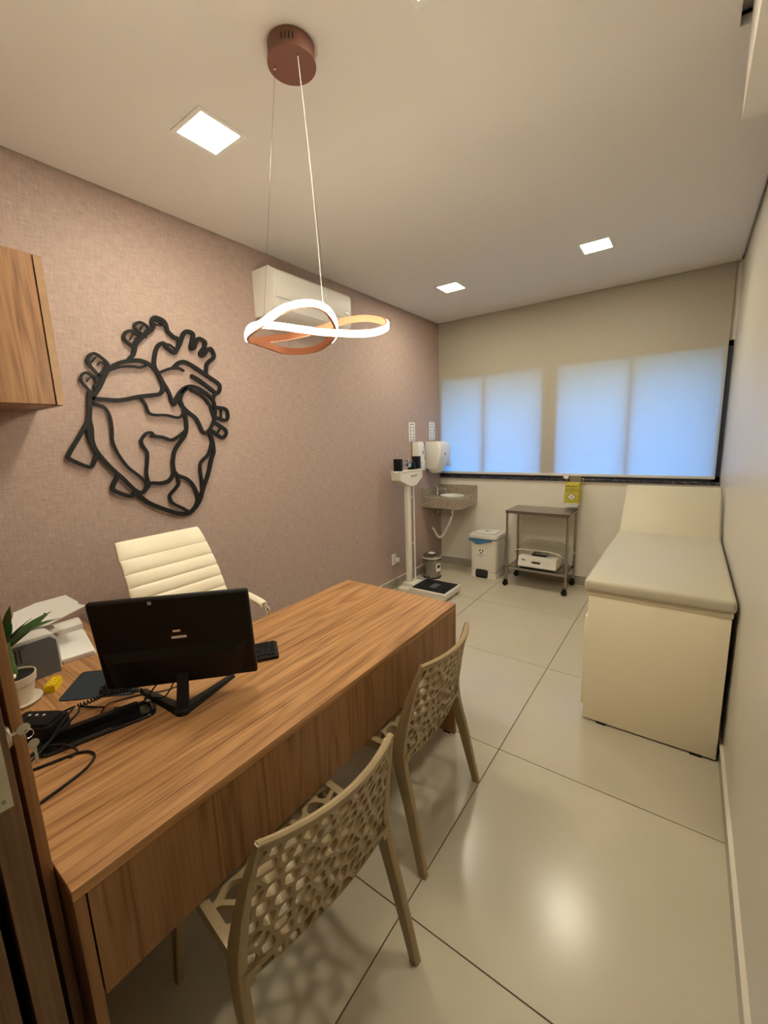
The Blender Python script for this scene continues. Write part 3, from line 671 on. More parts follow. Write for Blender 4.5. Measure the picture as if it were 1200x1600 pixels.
# ================================================================== KEYBOARD, MAT, MOUSE
kb = thing('keyboard', 'black computer keyboard poking out beside the monitor', 'keyboard', (1.03, .85, ZD), rz=0)
kx = Vector((math.sin(.62), math.cos(.62), 0)); ky = Vector((-kx.y, kx.x, 0)); kc = Vector((1.100, 1.050, ZD)) - kx*.215 - ky*.065
def kf(a, b_, c): return kc + kx*a + ky*b_ + Vector((0, 0, c))
poly = rrect(-.215, -.065, .215, .065, .008, 3)
part('body', sweep(nb(), [[kf(p[0], p[1], .001) for p in poly], [kf(p[0], p[1], .014) for p in poly], [kf(p[0]*.985, p[1]*.96, .017) for p in poly]]), 'black', kb)
b = nb()
for r in range(6):
    for c in range(20):
        a0 = -.205+c*.0206; b0 = -.055+r*.0187; q = [(a0, b0), (a0+.0175, b0), (a0+.0175, b0+.0160), (a0, b0+.0160)]; q2 = [(a0+.0025, b0+.0025), (a0+.015, b0+.0025), (a0+.015, b0+.014), (a0+.0025, b0+.014)]
        sweep(b, [[kf(*p, .0172) for p in q], [kf(*p, .0235) for p in q2]])
part('key_caps', b, 'rubber', kb, smooth=False, stuff=True)
mp_ = rrect(0, 0, 1, 1, .08, 3); P = [Vector((.782, .372, ZD)), Vector((.965, .540, ZD)), Vector((.83, .665, ZD)), Vector((.637, .495, ZD))]
def quad(u, v): return P[0]*(1-u)*(1-v)+P[1]*u*(1-v)+P[2]*u*v+P[3]*(1-u)*v
single('mouse_mat', sweep(nb(), [[quad(*p)+Vector((0, 0, .0003)) for p in mp_], [quad(*p)+Vector((0, 0, .003)) for p in mp_]]), 'mat', 'dark blue cloth mouse mat lying behind the monitor', 'mouse mat')
ms = nb(); bmesh.ops.create_uvsphere(ms, u_segments=18, v_segments=10, radius=1)
for v in ms.verts:
    z = max(v.co.z, -.15); q = Vector((v.co.x*.055, v.co.y*.031, (z+.15)*.029)); a = .75; v.co = Vector((.885, .515, ZD+.0032)) + Vector((q.x*math.cos(a)-q.y*math.sin(a), q.x*math.sin(a)+q.y*math.cos(a), q.z))
single('computer_mouse', ms, 'gloss', 'black computer mouse on the dark mat behind the monitor', 'mouse')
# ================================================================== CABLE TRAY, PHONE, CABLES
ta, tb_ = Vector((1.022, .274, 0)), Vector((1.090, .527, 0)); td = (tb_-ta).normalized(); tn = Vector((-td.y, td.x, 0))
TL = (tb_-ta).length; tcn = (ta+tb_)/2
def tf(a, b_, c): return Vector((tcn.x, tcn.y, ZD+c)) + td*a + tn*b_
def tpoly(s, r): return rrect(-TL/2-.02+s, -.052+s, TL/2+.02-s, .052-s, r, 5)
tr = thing('cable_tray', 'long black cable tray with rounded ends set on the desk', 'cable tray', (tcn.x, tcn.y, ZD))
b = nb(); prof = [(0, .0005, .03), (0, .006, .03), (.004, .010, .028), (.012, .0105, .022), (.016, .004, .019)]
sweep(b, [[tf(p[0], p[1], z) for p in tpoly(s, r)] for s, z, r in prof]); part('rim', b, 'gloss', tr)
b = nb(); poly = rrect(-TL/2+.02, .006, TL/2-.02, .032, .012, 4); sweep(b, [[tf(p[0], p[1], .004) for p in poly], [tf(p[0], p[1], .022) for p in poly], [tf(p[0]*.97, .006+(p[1]-.006)*.8, .028) for p in poly]]); part('brush_strip', b, 'black', tr)
ph = thing('telephone', 'black desk telephone base with small round buttons beside the plant pot', 'telephone', (.94, .30, ZD))
pa = .62; pc = Vector((.925, .285, ZD)); px_ = Vector((math.cos(pa), math.sin(pa), 0)); py_ = Vector((-px_.y, px_.x, 0))
def pf(a, b_, c): return pc+px_*a+py_*b_+Vector((0, 0, c))
poly = rrect(-.07, -.045, .07, .045, .014, 4)
part('body', sweep(nb(), [[pf(p[0], p[1], .0006) for p in poly], [pf(p[0], p[1], .035) for p in poly], [pf(p[0]*.96, p[1]*.94, .044) for p in poly]]), 'black', ph)
poly = rrect(-.060, -.035, .060, .035, .010, 4)
part('top_cover', sweep(nb(), [[pf(p[0], p[1], .0442) for p in poly], [pf(p[0]*.95, p[1]*.92, .052) for p in poly]]), 'black', ph)
b = nb()
for k in range(3): lathe(b, [(.004, .0522), (.004, .0535), (.002, .054)], pf(-.03+k*.022, .012, 0), 10)
part('button', b, 'greyl', ph)
def cable(pts, r, lab_, m='rubber', k=8): return single('cable', tb(cat(pts, k), r, 7), m, lab_, 'cable')
z = ZD+.004
cable([(1.10, .225, z), (1.115, .265, z+.002), (1.125, .31, z), (1.150, .338, z), (1.185, .340, z), (1.215, .310, z), (1.232, .265, z), (1.245, .215, z), (1.25, .195, z)], .0033, 'black power cable looping over the near end of the desk')
cable([(1.07, .21, z+.008), (1.03, .31, z+.03), (.985, .37, z+.035), (.925, .39, z+.012), (.90, .405, z+.004), (.93, .43, z), (.98, .44, z+.012)], .003, 'thin black cable arching over the cable tray')
cable([(1.10, .215, z+.02), (1.06, .275, z+.03), (1.0, .335, z+.045), (.93, .378, z+.03), (.885, .385, z+.008), (.87, .36, z)], .003, 'thin black cable crossing diagonally above the tray')
cable([(1.06, .22, z+.014), (1.055, .26, z+.022), (1.085, .30, z+.018), (1.12, .32, z+.001), (1.13, .30, z)], .003, 'short black cable bunched at the tray end')
cable([tuple(fr(-.08, -.150, -.012)), (1.10, .53, .80), (1.085, .515, ZD+.03), (1.06, .49, ZD+.02), (1.04, .45, ZD+.03)], .0028, 'black cable dropping from the left underside of the monitor')
cable([tuple(fr(-.03, -.150, -.012)), (1.13, .585, .80), (1.10, .575, ZD+.02), (1.07, .56, ZD+.016), (1.05, .535, ZD+.02)], .0024, 'thin black cable dropping from the middle underside of the monitor')
cable([(.985, .43, z), (.96, .46, z+.004), (.965, .50, z), (1.0, .56, z), (1.04, .61, z), (1.05, .65, z)], .0022, 'thin black cable running from the mat towards the monitor stand')
base = cat([(.90, .395, z+.012), (.915, .43, z+.018), (.925, .465, z+.024), (.94, .50, z+.022), (.965, .535, z+.014), (.985, .56, z+.008)], 26)
coil = []
for i, p in enumerate(base):
    a = i*2*math.pi/6; coil.append(p+Vector((.0065*math.cos(a), .0, .0065*math.sin(a))))
single('coiled_cord', tb(coil, .0022, 6), 'rubber', 'coiled black telephone cord lying across the mat edge', 'cord')
# ================================================================== PLANT, BRICK, PRINTER, PAPERS
pc = Vector((.675, .297, ZD))
pt = thing('potted_plant', 'lucky bamboo in a small cream pot with saucer beside the door', 'plant', tuple(pc))
part('saucer', lt([(.045, .0006), (.062, .004), (.066, .011), (.062, .011), (.045, .006)], pc, 28), 'pot', pt)
part('pot', lt([(.038, .0065), (.046, .04), (.052, .074), (.056, .075), (.059, .102), (.055, .102), (.051, .088)], pc, 28), 'pot', pt)
so = part('soil', lt([(.0535, .090), (.0535, .097), (.03, .103), (.01, .105)], pc, 24), 'rubber', pt)
b = nb(); rnd = random.Random(2)
for k in range(9):
    a = rnd.uniform(0, 6.28); r = rnd.uniform(0, .026); s = nb(); lathe(b, [(.002, -.005), (.008, -.003), (.009, .001), (.006, .005), (.002, .006)], pc+Vector((r*math.cos(a), r*math.sin(a), .106)), 8)
part('pebble', b, 'pebble', so)
stem = cat([pc+Vector((0, 0, .09)), pc+Vector((-.004, -.004, .15)), pc+Vector((-.006, -.006, .22))], 8)
sm = part('stem', tb(stem, [.014 if (i % 5) else .0165 for i in range(len(stem))], 12), 'stem', pt)
def leaf(p0, dir_, L, w, droop, seed=0):
    d = Vector(dir_).normalized(); s = d.cross(Vector((0, 0, 1))).normalized(); b = nb(); rows = []
    for k in range(10):
        f = k/9; c = Vector(p0)+d*L*f+Vector((0, 0, -droop*f*f)); ww = 1.45*w*math.sin(math.pi*min(1, f*.92+.06))**.7*(1-f**6); up_ = Vector((0, 0, .25*ww))
        rows.append([c-s*ww+up_, c-Vector((0, 0, .0006)), c+s*ww+up_, c+Vector((0, 0, .0008))])
    return sweep(b, rows)
tp = stem[-1]
for d, L, w_, dr in (((.35, .45, .62), .13, .014, .015), ((-.1, .25, .9), .135, .014, .01), ((-.5, .2, .75), .12, .013, .02), ((.0, .9, .35), .17, .015, .03), ((.2, .75, .6), .12, .013, .02), ((.6, -.2, .6), .12, .014, .02), ((-.55, .85, .42), .21, .017, .025), ((.25, .2, .9), .11, .012, 0), ((-.2, -.4, .8), .12, .013, .02)):
    part('leaf', leaf(tp-Vector((0, 0, random.uniform(0, .03))), d, L, w_, dr), 'leaf', pt)
bp_ = thing('toy_brick', 'yellow studded toy brick on the side table', 'toy brick', (.672, .398, ZD))
bd = Vector((.60, .80, 0)); bn_ = Vector((-.80, .60, 0))
def bf(a, c, h): return Vector((.668, .396, ZD))+bd*a+bn_*c+Vector((0, 0, h))
part('body', sweep(nb(), [[bf(a, c, .0006) for a, c in ((-.016, -.032), (.016, -.032), (.016, .032), (-.016, .032))], [bf(a, c, .026) for a, c in ((-.016, -.032), (.016, -.032), (.016, .032), (-.016, .032))]]), 'yellow', bp_)
for i in range(2):
    for j in range(4): part('stud', lt([(.0052, .0261), (.0052, .0305), (.0045, .031)], bf(-.008+.016*i, -.024+.016*j, 0), 14), 'yellow', bp_)
pr = thing('printer', 'grey and white desktop printer on the side table with its paper tray up', 'printer', (.40, .33, ZD))
X0, X1, Y0, Y1 = .225, .552, .185, .462
poly = [(Y0, ZD+.008), (Y1, ZD+.008), (Y1, ZD+.135), (Y1-.012, ZD+.153), (Y1-.03, ZD+.158), (Y0, ZD+.158)]
part('body', prism(nb(), poly, 'x', X0, X1-.010), 'greyl', pr)
part('side_cover', prism(nb(), [(Y0, ZD+.001), (Y1-.008, ZD+.001), (Y1-.008, ZD+.130), (Y1-.022, ZD+.147), (Y0, ZD+.147)], 'x', X1-.0098, X1), 'grey', pr)
b = nb()
for k in range(3): box(b, X1+.0001, .318+k*.012, ZD+.085, X1+.0012, .323+k*.012, ZD+.135)
part('vent_slot', b, 'ink', pr)
tp_ = [(.455, .350, .916), (.455, .462, .909), (.35, .628, .908), (.335, .606, .917), (.31, .612, .920), (.25, .588, .948), (.30, .470, .962), (.36, .385, .965)]
part('paper_tray', sweep(nb(), [[Vector(p) for p in tp_], [Vector(p)+Vector((0, 0, .003)) for p in tp_]]), 'greyl', pr)
for k in range(4): part('tray_slot', bx(.400-.006*k, .440+.010*k, .9195+.003*k, .412-.006*k, .446+.010*k, .9300+.003*k), 'ink', pr)
part('tray_arm', bx(.20, .463, ZD+.10, .40, .500, ZD+.118, bev=.003), 'white', pr)
t = thing('paper_stack', 'stack of white paper sheets beside the printer', 'paper', (.38, .56, ZD))
for k in range(3):
    o_ = .004*k; part('sheet_pack', sweep(nb(), [[Vector(p)+Vector((o_*.5, -o_, .0006+.007*k)) for p in ((.500, .478, ZD), (.520, .585, ZD), (.235, .640, ZD), (.220, .530, ZD))], [Vector(p)+Vector((o_*.5, -o_, .0070+.007*k)) for p in ((.500, .478, ZD), (.520, .585, ZD), (.235, .640, ZD), (.220, .530, ZD))]]), 'paper', t, smooth=False)
b = nb(); prism(b, [(.14, ZD+.0006), (.14, ZD+.05), (.17, ZD+.055), (.205, ZD+.035), (.205, ZD+.0006)], 'y', .545, .645); single('desk_organizer', b, 'white', 'small white desk organizer against the mauve wall', 'organizer')
b = nb(); tube(b, [(.40, .648, ZD+.006), (.46, .672, ZD+.006)], .006, 10); single('pen', b, 'blue', 'blue pen lying by the paper stack', 'pen')
# ================================================================== PHYSICIAN SCALE
t = thing('column_scale', 'white physician column scale with black platform beside the mauve wall', 'scale', (.40, 3.55, 0))
part('base', bx(.125, 3.385, .022, .665, 3.715, .062, bev=.006), 'enamel', t)
for x, y in ((.16, 3.42), (.16, 3.68), (.63, 3.42), (.63, 3.68)): part('foot_pad', lt([(.022, 0), (.022, .0225)], (x, y, 0), 14), 'rubber', t)
pl = part('platform', bx(.265, 3.375, .0625, .675, 3.725, .092, bev=.006), 'enamel', t)
part('rubber_mat', bx(.285, 3.395, .0925, .655, 3.705, .0955, bev=.001), 'rubber', pl)
b = nb(); prism(b, rrect(.435, 3.485, .505, 3.615, .012, 3), 'z', .0956, .0963); part('foot_marking', b, 'grey', pl)
part('column_plinth', bx(.13, 3.46, .0625, .26, 3.62, .10, bev=.008), 'enamel', t)
part('column', sweep(nb(), [[Vector((p[0], p[1], z)) for p in rrect(.160, 3.485, .215, 3.545, .016, 4)] for z in (.095, 1.16)]), 'enamel', t)
part('height_rod', tb([(.19, 3.625, .095), (.19, 3.625, 1.14)], .009, 10), 'enamel', t)
for z in (.50, .98): part('rod_clip', tb([(.19, 3.545, z), (.19, 3.63, z)], .006, 8), 'enamel', t)
hd = part('head', prism(nb(), [(3.31, 1.255), (3.31, 1.180), (3.42, 1.135), (3.52, 1.105), (3.60, 1.115), (3.715, 1.180), (3.715, 1.255)], 'x', .140, .245), 'enamel', t)
part('head_cover', bx(.135, 3.30, 1.2552, .25, 3.725, 1.268, bev=.004), 'enamel', t)
text('WELMY', .036, 'grey', hd, (.2456, 3.555, 1.205), (0, 1, 0), (0, 0, 1), 'maker_lettering')
bo = part('beam_end', bx(.150, 3.335, 1.258, .235, 3.372, 1.385, bev=.004), 'black', t)
part('weighing_beam', bx(.195, 3.36, 1.352, .203, 3.70, 1.362), 'steel', t)
part('weighing_beam', bx(.205, 3.36, 1.315, .213, 3.70, 1.323), 'steel', t)
part('beam_post', bx(.165, 3.565, 1.258, .232, 3.615, 1.335, bev=.003), 'black', t)
part('beam_post', bx(.160, 3.655, 1.270, .235, 3.71, 1.395, bev=.003), 'black', t)
part('sliding_weight', bx(.188, 3.475, 1.295, .232, 3.53, 1.335, bev=.004), 'chrome', t)
part('sliding_weight', bx(.188, 3.50, 1.345, .212, 3.53, 1.375, bev=.003), 'chrome', t)
part('beam_knob', tb([(.20, 3.285, 1.252), (.20, 3.312, 1.252)], .010, 10), 'enamel', t)
# ================================================================== OUTLET, BUCKET
t = thing('wall_outlet', 'white wall outlet with a plugged-in adapter on the mauve wall', 'outlet', (.01, 3.50, .25))
part('plate', bx(.001, 3.462, .258, .012, 3.537, .378, bev=.003), 'white', t)
part('plug', bx(.0122, 3.51, .285, .052, 3.552, .330, bev=.008), 'white', t)
c = Vector((.165, 4.03, 0)); t = thing('pedal_bucket', 'small stainless steel pedal bucket behind the column scale', 'bucket', tuple(c))
bo = part('body', lt([(.088, .002), (.098, .012), (.102, .225), (.104, .228)], c, 32), 'steel', t)
part('foot_ring', lt([(.1045, 0), (.1045, .012), (.100, .0125)], c, 32), 'rubber', t)
part('rim', lt([(.106, .2285), (.106, .245), (.101, .2455)], c, 32), 'greyl', t)
part('lid', lt([(.103, .246), (.1, .262), (.075, .274), (.02, .279)], c, 32), 'steel', t)
a = math.radians(-50); n_ = Vector((math.cos(a), math.sin(a), 0)); s_ = Vector((-n_.y, n_.x, 0))
def cyl_patch(cc, r, a0, a1, z0, z1, th):
    bm = nb(); secs = []
    for k in range(9):
        a_ = math.radians(a0+(a1-a0)*k/8); d = Vector((math.cos(a_), math.sin(a_), 0))
        secs.append([cc+d*r+Vector((0, 0, z0)), cc+d*(r+th)+Vector((0, 0, z0)), cc+d*(r+th)+Vector((0, 0, z1)), cc+d*r+Vector((0, 0, z1))])
    return sweep(bm, secs)
lb_ = part('recycling_label', cyl_patch(c, .1035, -34, 8, .085, .175, .0008), 'paper', bo)
part('label_symbol', cyl_patch(c, .1046, -26, -2, .120, .160, .0005), 'ink', lb_)
part('lid_label', bx(c.x-.035, c.y-.035, .2795, c.x+.035, c.y+.035, .2803), 'paper', t)
part('carry_handle', cyl_patch(c, .1063, -110, 40, .205, .214, .003), 'steel', t)
part('pedal', bx(c.x-.02, c.y-.14, .006, c.x+.02, c.y-.10, .014, bev=.002), 'black', t)
# ================================================================== CORNER SINK
SX, SY0, ZS = .462, 4.128, .902
t = thing('corner_sink', 'brown granite corner sink with white oval basin below the dispensers', 'sink', (.23, 4.35, .79))
# slab with an oval opening
bc = Vector((.265, 4.345)); ra, rb_ = .135, .115; b = nb(); K = 40; ri, ro, ri2, ro2 = [], [], [], []
for k in range(K):
    a = 2*math.pi*k/K; ca, sa = math.cos(a), math.sin(a)
    dx = (SX-bc.x)/ca if ca > 1e-6 else ((0.001-bc.x)/ca if ca < -1e-6 else 1e9); dy = (D-.001-bc.y)/sa if sa > 1e-6 else ((SY0-bc.y)/sa if sa < -1e-6 else 1e9)
    r = min(abs(dx), abs(dy)); ix, iy = bc.x+ra*ca, bc.y+rb_*sa; ox, oy = bc.x+r*ca, bc.y+r*sa
    ri.append(b.verts.new((ix, iy, ZS))); ro.append(b.verts.new((ox, oy, ZS))); ri2.append(b.verts.new((ix, iy, ZS-.02))); ro2.append(b.verts.new((ox, oy, ZS-.02)))
corners = {}
for k in range(K):
    j = (k+1) % K
    for A, B in ((ri, ro), (ri2, ro2)): b.faces.new((A[k], A[j], B[j], B[k]))
    b.faces.new((ri[k], ri[j], ri2[j], ri2[k])); b.faces.new((ro[k], ro[j], ro2[j], ro2[k]))
bmesh.ops.recalc_face_normals(b, faces=b.faces)
for cx_, cy_ in ((SX, SY0), (SX, D-.001), (.001, SY0), (.001, D-.001)):   # fill the square corners
    near2 = sorted(ro, key=lambda v: (v.co.x-cx_)**2+(v.co.y-cy_)**2)[:2]
    A = [near2[0].co.copy(), near2[1].co.copy(), Vector((cx_, cy_, ZS))]
    prism(b, [(p.x, p.y) for p in A], 'z', ZS-.02, ZS)
sl = part('worktop', b, 'granite', t, smooth=False)
b = nb(); box(b, .001, SY0-.02, ZS-.115, SX+.02, SY0, ZS); box(b, SX, SY0, ZS-.115, SX+.02, D-.001, ZS); part('apron', b, 'granite', t, smooth=False)
b = nb(); box(b, .001, SY0-.02, ZS+.0005, .021, D-.001, ZS+.105); box(b, .021, D-.021, ZS+.0005, SX+.02, D-.001, ZS+.105); part('backsplash', b, 'granite', t, smooth=False)
b = nb(); secs = []
for s, z in ((1.0, 0), (1.05, .002), (1.06, .006), (.98, .008), (.92, -.02), (.80, -.07), (.45, -.10), (.05, -.105)):
    secs.append([Vector((bc.x+ra*s*math.cos(2*math.pi*k/32), bc.y+rb_*s*math.sin(2*math.pi*k/32), ZS+z)) for k in range(32)])
R_ = [[b.verts.new(p) for p in s] for s in secs]
for A, B in zip(R_, R_[1:]):
    for k in range(32): b.faces.new((A[k], A[(k+1) % 32], B[(k+1) % 32], B[k]))
b.faces.new(R_[-1]); bmesh.ops.recalc_face_normals(b, faces=b.faces)
part('basin', b, 'white', t)
fc = thing('sink_faucet', 'chrome single spout faucet on the granite sink', 'faucet', (.085, 4.33, ZS))
part('body', lt([(.022, .0005), (.022, .008), (.014, .012), (.014, .085), (.016, .09), (.010, .10)], (.085, 4.33, ZS), 18), 'chrome', fc)
part('spout', tb(cat([(.09, 4.33, ZS+.065), (.13, 4.335, ZS+.085), (.175, 4.34, ZS+.082), (.185, 4.34, ZS+.065)], 6), .0105, 10), 'chrome', fc)
part('lever', tb([(.085, 4.33, ZS+.10), (.05, 4.325, ZS+.125)], [.006, .004], 8), 'chrome', fc)
sp = thing('drain_siphon', 'chrome drain siphon hanging under the granite sink', 'drain pipe', (.20, 4.36, .45))
part('tailpiece', lt([(.018, -.105), (.030, -.11), (.030, -.15), (.020, -.16), (.020, -.235), (.012, -.24)], (bc.x, bc.y, ZS), 18), 'chrome', sp)
part('hose', tb(cat([(bc.x, bc.y, ZS-.225), (.24, bc.y-.02, .58), (.185, bc.y-.03, .47), (.15, bc.y-.04, .415), (.11, bc.y-.04, .40), (.075, bc.y-.045, .44), (.05, bc.y-.05, .49), (.004, bc.y-.06, .515)], 8), [.013]*57, 10), 'white', sp)
part('wall_flange', lt([(.028, .001), (.028, .008), (.018, .012), (.018, .035)], (0, bc.y-.06, .515), 16, 'x'), 'chrome', sp)
vv = thing('stop_valve', 'small water stop valve with hose on the mauve wall under the sink', 'valve', (.03, 4.38, .68))
part('valve_body', tb([(.001, 4.375, .69), (.055, 4.375, .69)], .012, 10), 'chrome', vv)
part('valve_knob', lt([(.016, .0555), (.018, .065), (.012, .075)], (0, 4.375, .69), 14, 'x'), 'chrome', vv)
part('supply_hose', tb(cat([(.04, 4.375, .70), (.05, 4.36, .74), (.06, 4.33, .78), (.075, 4.33, .86)], 6), .006, 8), 'steel', vv)
# ================================================================== DISPENSERS AND NOTICES
def dispenser(name, lab_, yc, w_, z0, z1, dep, extra):
    t = thing(name, lab_, 'dispenser', (.05, yc, z0)); h = z1-z0
    b = nb(); secs = []
    for k in range(13):
        f = k/12; z = z0+h*f; d = dep*(.62+.38*math.sin(math.pi*(.12+.62*f)))*(1 if f < .93 else .93); ww = w_*(.90+.10*math.sin(math.pi*f))
        secs.append([Vector((p[0], p[1], z)) for p in rrect(.002, yc-ww/2, d, yc+ww/2, min(.028, d*.3), 4)])
    bd_ = part('body', sweep(b, secs), 'white', t)
    return t, bd_
t, bd_ = dispenser('soap_dispenser', 'slim white wall soap dispenser behind the column scale head', 3.955, .125, 1.245, 1.535, .115, 0)
part('pump_lever', bx(.098, 3.92, 1.225, .128, 3.99, 1.335, bev=.008), 'white', t)
part('sight_window', bx(.1165, 3.948, 1.40, .119, 3.962, 1.44), 'grey', bd_)
t, bd_ = dispenser('towel_dispenser', 'large rounded white paper towel dispenser above the sink', 4.285, .245, 1.225, 1.530, .215, 0)
part('outlet_chute', sweep(nb(), [[Vector((p[0], p[1], z)) for p in rrect(x0, 4.285-w_, x1, 4.285+w_, .012, 3)] for z, x0, x1, w_ in ((1.226, .03, .16, .085), (1.19, .05, .15, .075), (1.172, .07, .13, .055))]), 'white', t)
part('lock', bx(.2005, 4.275, 1.375, .2175, 4.290, 1.40, bev=.002), 'grey', bd_)
t, bd_ = dispenser('gel_dispenser', 'narrow white dispenser in the corner next to the blind', 4.478, .115, 1.245, 1.520, .165, 0)
part('lever', bx(.150, 4.45, 1.235, .172, 4.505, 1.31, bev=.006), 'greyl', t)
def notice(lab_, ya, yb, za, zb, title):
    t = thing('wall_notice', lab_, 'notice', (.001, (ya+yb)/2, za), group='paper notices above the dispensers')
    pg = part('sheet', bx(.001, ya, za, .0028, yb, zb), 'paper', t, smooth=False)
    text(title, .022, 'ink', pg, (.0033, (ya+yb)/2, zb-.022), (0, 1, 0), (0, 0, 1), 'heading')
    b = nb(); rnd = random.Random(len(lab_))
    for r in range(4):
        for c_ in range(2):
            y = ya+.018+c_*(yb-ya)*.46; z = zb-.052-r*.037; lathe(b, [(.011, .0029), (.011, .0033)], (0, y+.017, z), 10, 'x'); box(b, .0029, y+.002, z-.020, .0033, y+.034, z-.017)
    part('printed_steps', b, 'grey', pg, smooth=False, stuff=True)
    b = nb(); box(b, .0028, ya+.004, za+.008, .0032, yb-.004, za+.014); part('printed_line', b, 'grey', pg, smooth=False)
notice('white printed notice above the soap dispenser', 3.862, 3.985, 1.545, 1.745, 'HIGIENE')
notice('white printed notice above the towel dispenser near the blind', 4.300, 4.428, 1.548, 1.750, 'LAVE')
# ================================================================== WASTE BIN
t = thing('waste_bin', 'cream plastic pedal bin with blue bag liner beside the steel trolley', 'bin', (.68, 4.40, 0))
B0, B1, C0, C1 = .535, .835, 4.268, 4.535
def rr(s, z): return [Vector((p[0], p[1], z)) for p in rrect(B0-s, C0-s, B1+s, C1+s, .035, 5)]
b = nb(); sweep(b, [rr(-.008, .075), rr(0, .08), rr(.012, .44), rr(.016, .445)]); bo = part('body', b, 'enamel', t)
part('plinth', sweep(nb(), [rr(.004, 0), rr(.002, .0745)]), 'enamel', t)
b = nb(); prism(b, rrect(.600, .002, .742, .098, .022, 4), 'y', C0-.012, C0+.002); part('pedal_opening', b, 'ink', t)
part('pedal', bx(.625, C0-.016, .012, .718, C0-.012, .028), 'black', t)
b = nb(); P_ = []
poly = [(B0-.012, .452), (B0-.010, .428), (B0+.03, .410), (B0+.075, .392), (B0+.10, .388), (B0+.135, .398), (B0+.19, .415), (B0+.25, .428), (B0+.26, .452)]
secs = [[Vector((p[0], C0-.014-.012*math.sin(k*1.7)**2-(.006 if 0 < k < 8 else 0), p[1])) for k, p in enumerate(poly)], [Vector((p[0], C0+.012, p[1])) for p in poly]]
sweep(b, secs); part('bag_liner', b, 'blue', t)
ld = part('lid', sweep(nb(), [rr(.018, .452), rr(.026, .458), rr(.027, .482), rr(.018, .497), rr(-.002, .503)]), 'greyl', t)
lx = part('lid_flap', sweep(nb(), [[Vector((p[0], p[1], z)) for p in rrect(B0+.035-s, C0+.03-s, B1-.035+s, C1-.02+s, .02, 4)] for z, s in ((.5032, .004), (.510, .004), (.513, -.002))]), 'white', ld)
b = nb()
for a_ in ((B0+.028, C0+.022, B1-.028, C0+.026), (B1-.032, C0+.026, B1-.028, C1-.02)): box(b, a_[0], a_[1], .5031, a_[2], a_[3], .5045)
part('hinge_gap', b, 'ink', ld)
def recycle(parent, cc, xd, yd, r, nrm):
    xd, yd, nrm = Vector(xd), Vector(yd), Vector(nrm); b = nb()
    for k in range(3):
        a0 = math.radians(90+k*120+12); secs = []
        for j in range(7):
            a = a0+math.radians(84*j/6); ww = .30*r if j < 5 else (.5*r*(6-j)+.02*r)
            d = xd*math.cos(a)+yd*math.sin(a); secs.append([cc+d*(r-ww), cc+d*(r+ww), cc+d*(r+ww)+nrm*.0006, cc+d*(r-ww)+nrm*.0006])
        sweep(b, secs)
    return part('recycling_symbol', b, 'ink', parent, smooth=False)
st_ = part('sticker', bx(.628, C0-.0088, .245, .702, C0-.0072, .345), 'paper', bo, smooth=False)
recycle(st_, Vector((.665, C0-.0090, .308)), (1, 0, 0), (0, 0, 1), .020, (0, -1, 0))
text('RECICL\u00c1VEL', .0135, 'ink', st_, (.665, C0-.0092, .270), (1, 0, 0), (0, 0, 1)); text('RESIDUO', .011, 'ink', st_, (.665, C0-.0092, .255), (1, 0, 0), (0, 0, 1))
st_ = part('sticker', bx(.640, C0+.085, .5132, .72, C0+.185, .5138), 'paper', lx, smooth=False)
recycle(st_, Vector((.682, C0+.142, .5139)), (1, 0, 0), (0, 1, 0), .020, (0, 0, 1))
text('COMUM', .016, 'ink', st_, (.68, C0+.103, .5142), (1, 0, 0), (0, 1, 0))
# ================================================================== STEEL TROLLEY
t = thing('steel_trolley', 'stainless steel two-shelf trolley on black casters under the window', 'trolley', (1.28, 4.33, 0))
T0, T1, U0, U1, ZT = .975, 1.592, 4.148, 4.528, .812
def tray(z, inset):
    b = nb(); box(b, T0+inset, U0+inset, z-.003, T1-inset, U1-inset, z)
    for a in ((T0+inset, U0+inset, T1-inset, U0+inset+.004), (T0+inset, U1-inset-.004, T1-inset, U1-inset), (T0+inset, U0+inset, T0+inset+.004, U1-inset), (T1-inset-.004, U0+inset, T1-inset, U1-inset)): box(b, a[0], a[1], z-.028, a[2], a[3], z)
    return b
part('top_shelf', tray(ZT, 0), 'steel', t, smooth=False); part('lower_shelf', tray(.215, .022), 'steel', t, smooth=False)
for x in (T0+.014, T1-.014):
    for y in (U0+.014, U1-.014):
        lg = part('leg', tb([(x, y, .075), (x, y, ZT-.0295)], .0125, 12), 'steel', t)
        cs = part('caster', lt([(.012, -.016), (.027, -.014), (.0285, 0), (.027, .014), (.012, .016)], (x-.012, y, .0285), 18, 'y'), 'rubber', t)
        part('caster_fork', bx(x-.026, y-.020, .030, x+.010, y+.020, .0745, bev=.006), 'black', cs)
# ================================================================== BABY SCALE
z = .2155
t = thing('baby_scale', 'cream digital baby scale with curved tray on the trolley shelf', 'scale', (1.30, 4.33, z))
bo = part('body', prism(nb(), [(4.19, z+.012), (4.18, z+.025), (4.205, z+.115), (4.225, z+.120), (4.46, z+.120), (4.46, z+.012)], 'x', 1.10, 1.475), 'enamel', t)
part('foot_pad', bx(1.12, 4.195, z+.0005, 1.46, 4.45, z+.0118), 'rubber', t)
part('overlay', sweep(nb(), [[Vector((1.13, 4.1815, z+.033)), Vector((1.445, 4.1815, z+.033)), Vector((1.445, 4.1995, z+.098)), Vector((1.13, 4.1995, z+.098))], [Vector((1.13, 4.1809, z+.033)), Vector((1.445, 4.1809, z+.033)), Vector((1.445, 4.1989, z+.098)), Vector((1.13, 4.1989, z+.098))]]), 'white', bo, smooth=False)
def facep(x, f): return Vector((x, 4.1803+.0185*f, z+.031+.067*f))
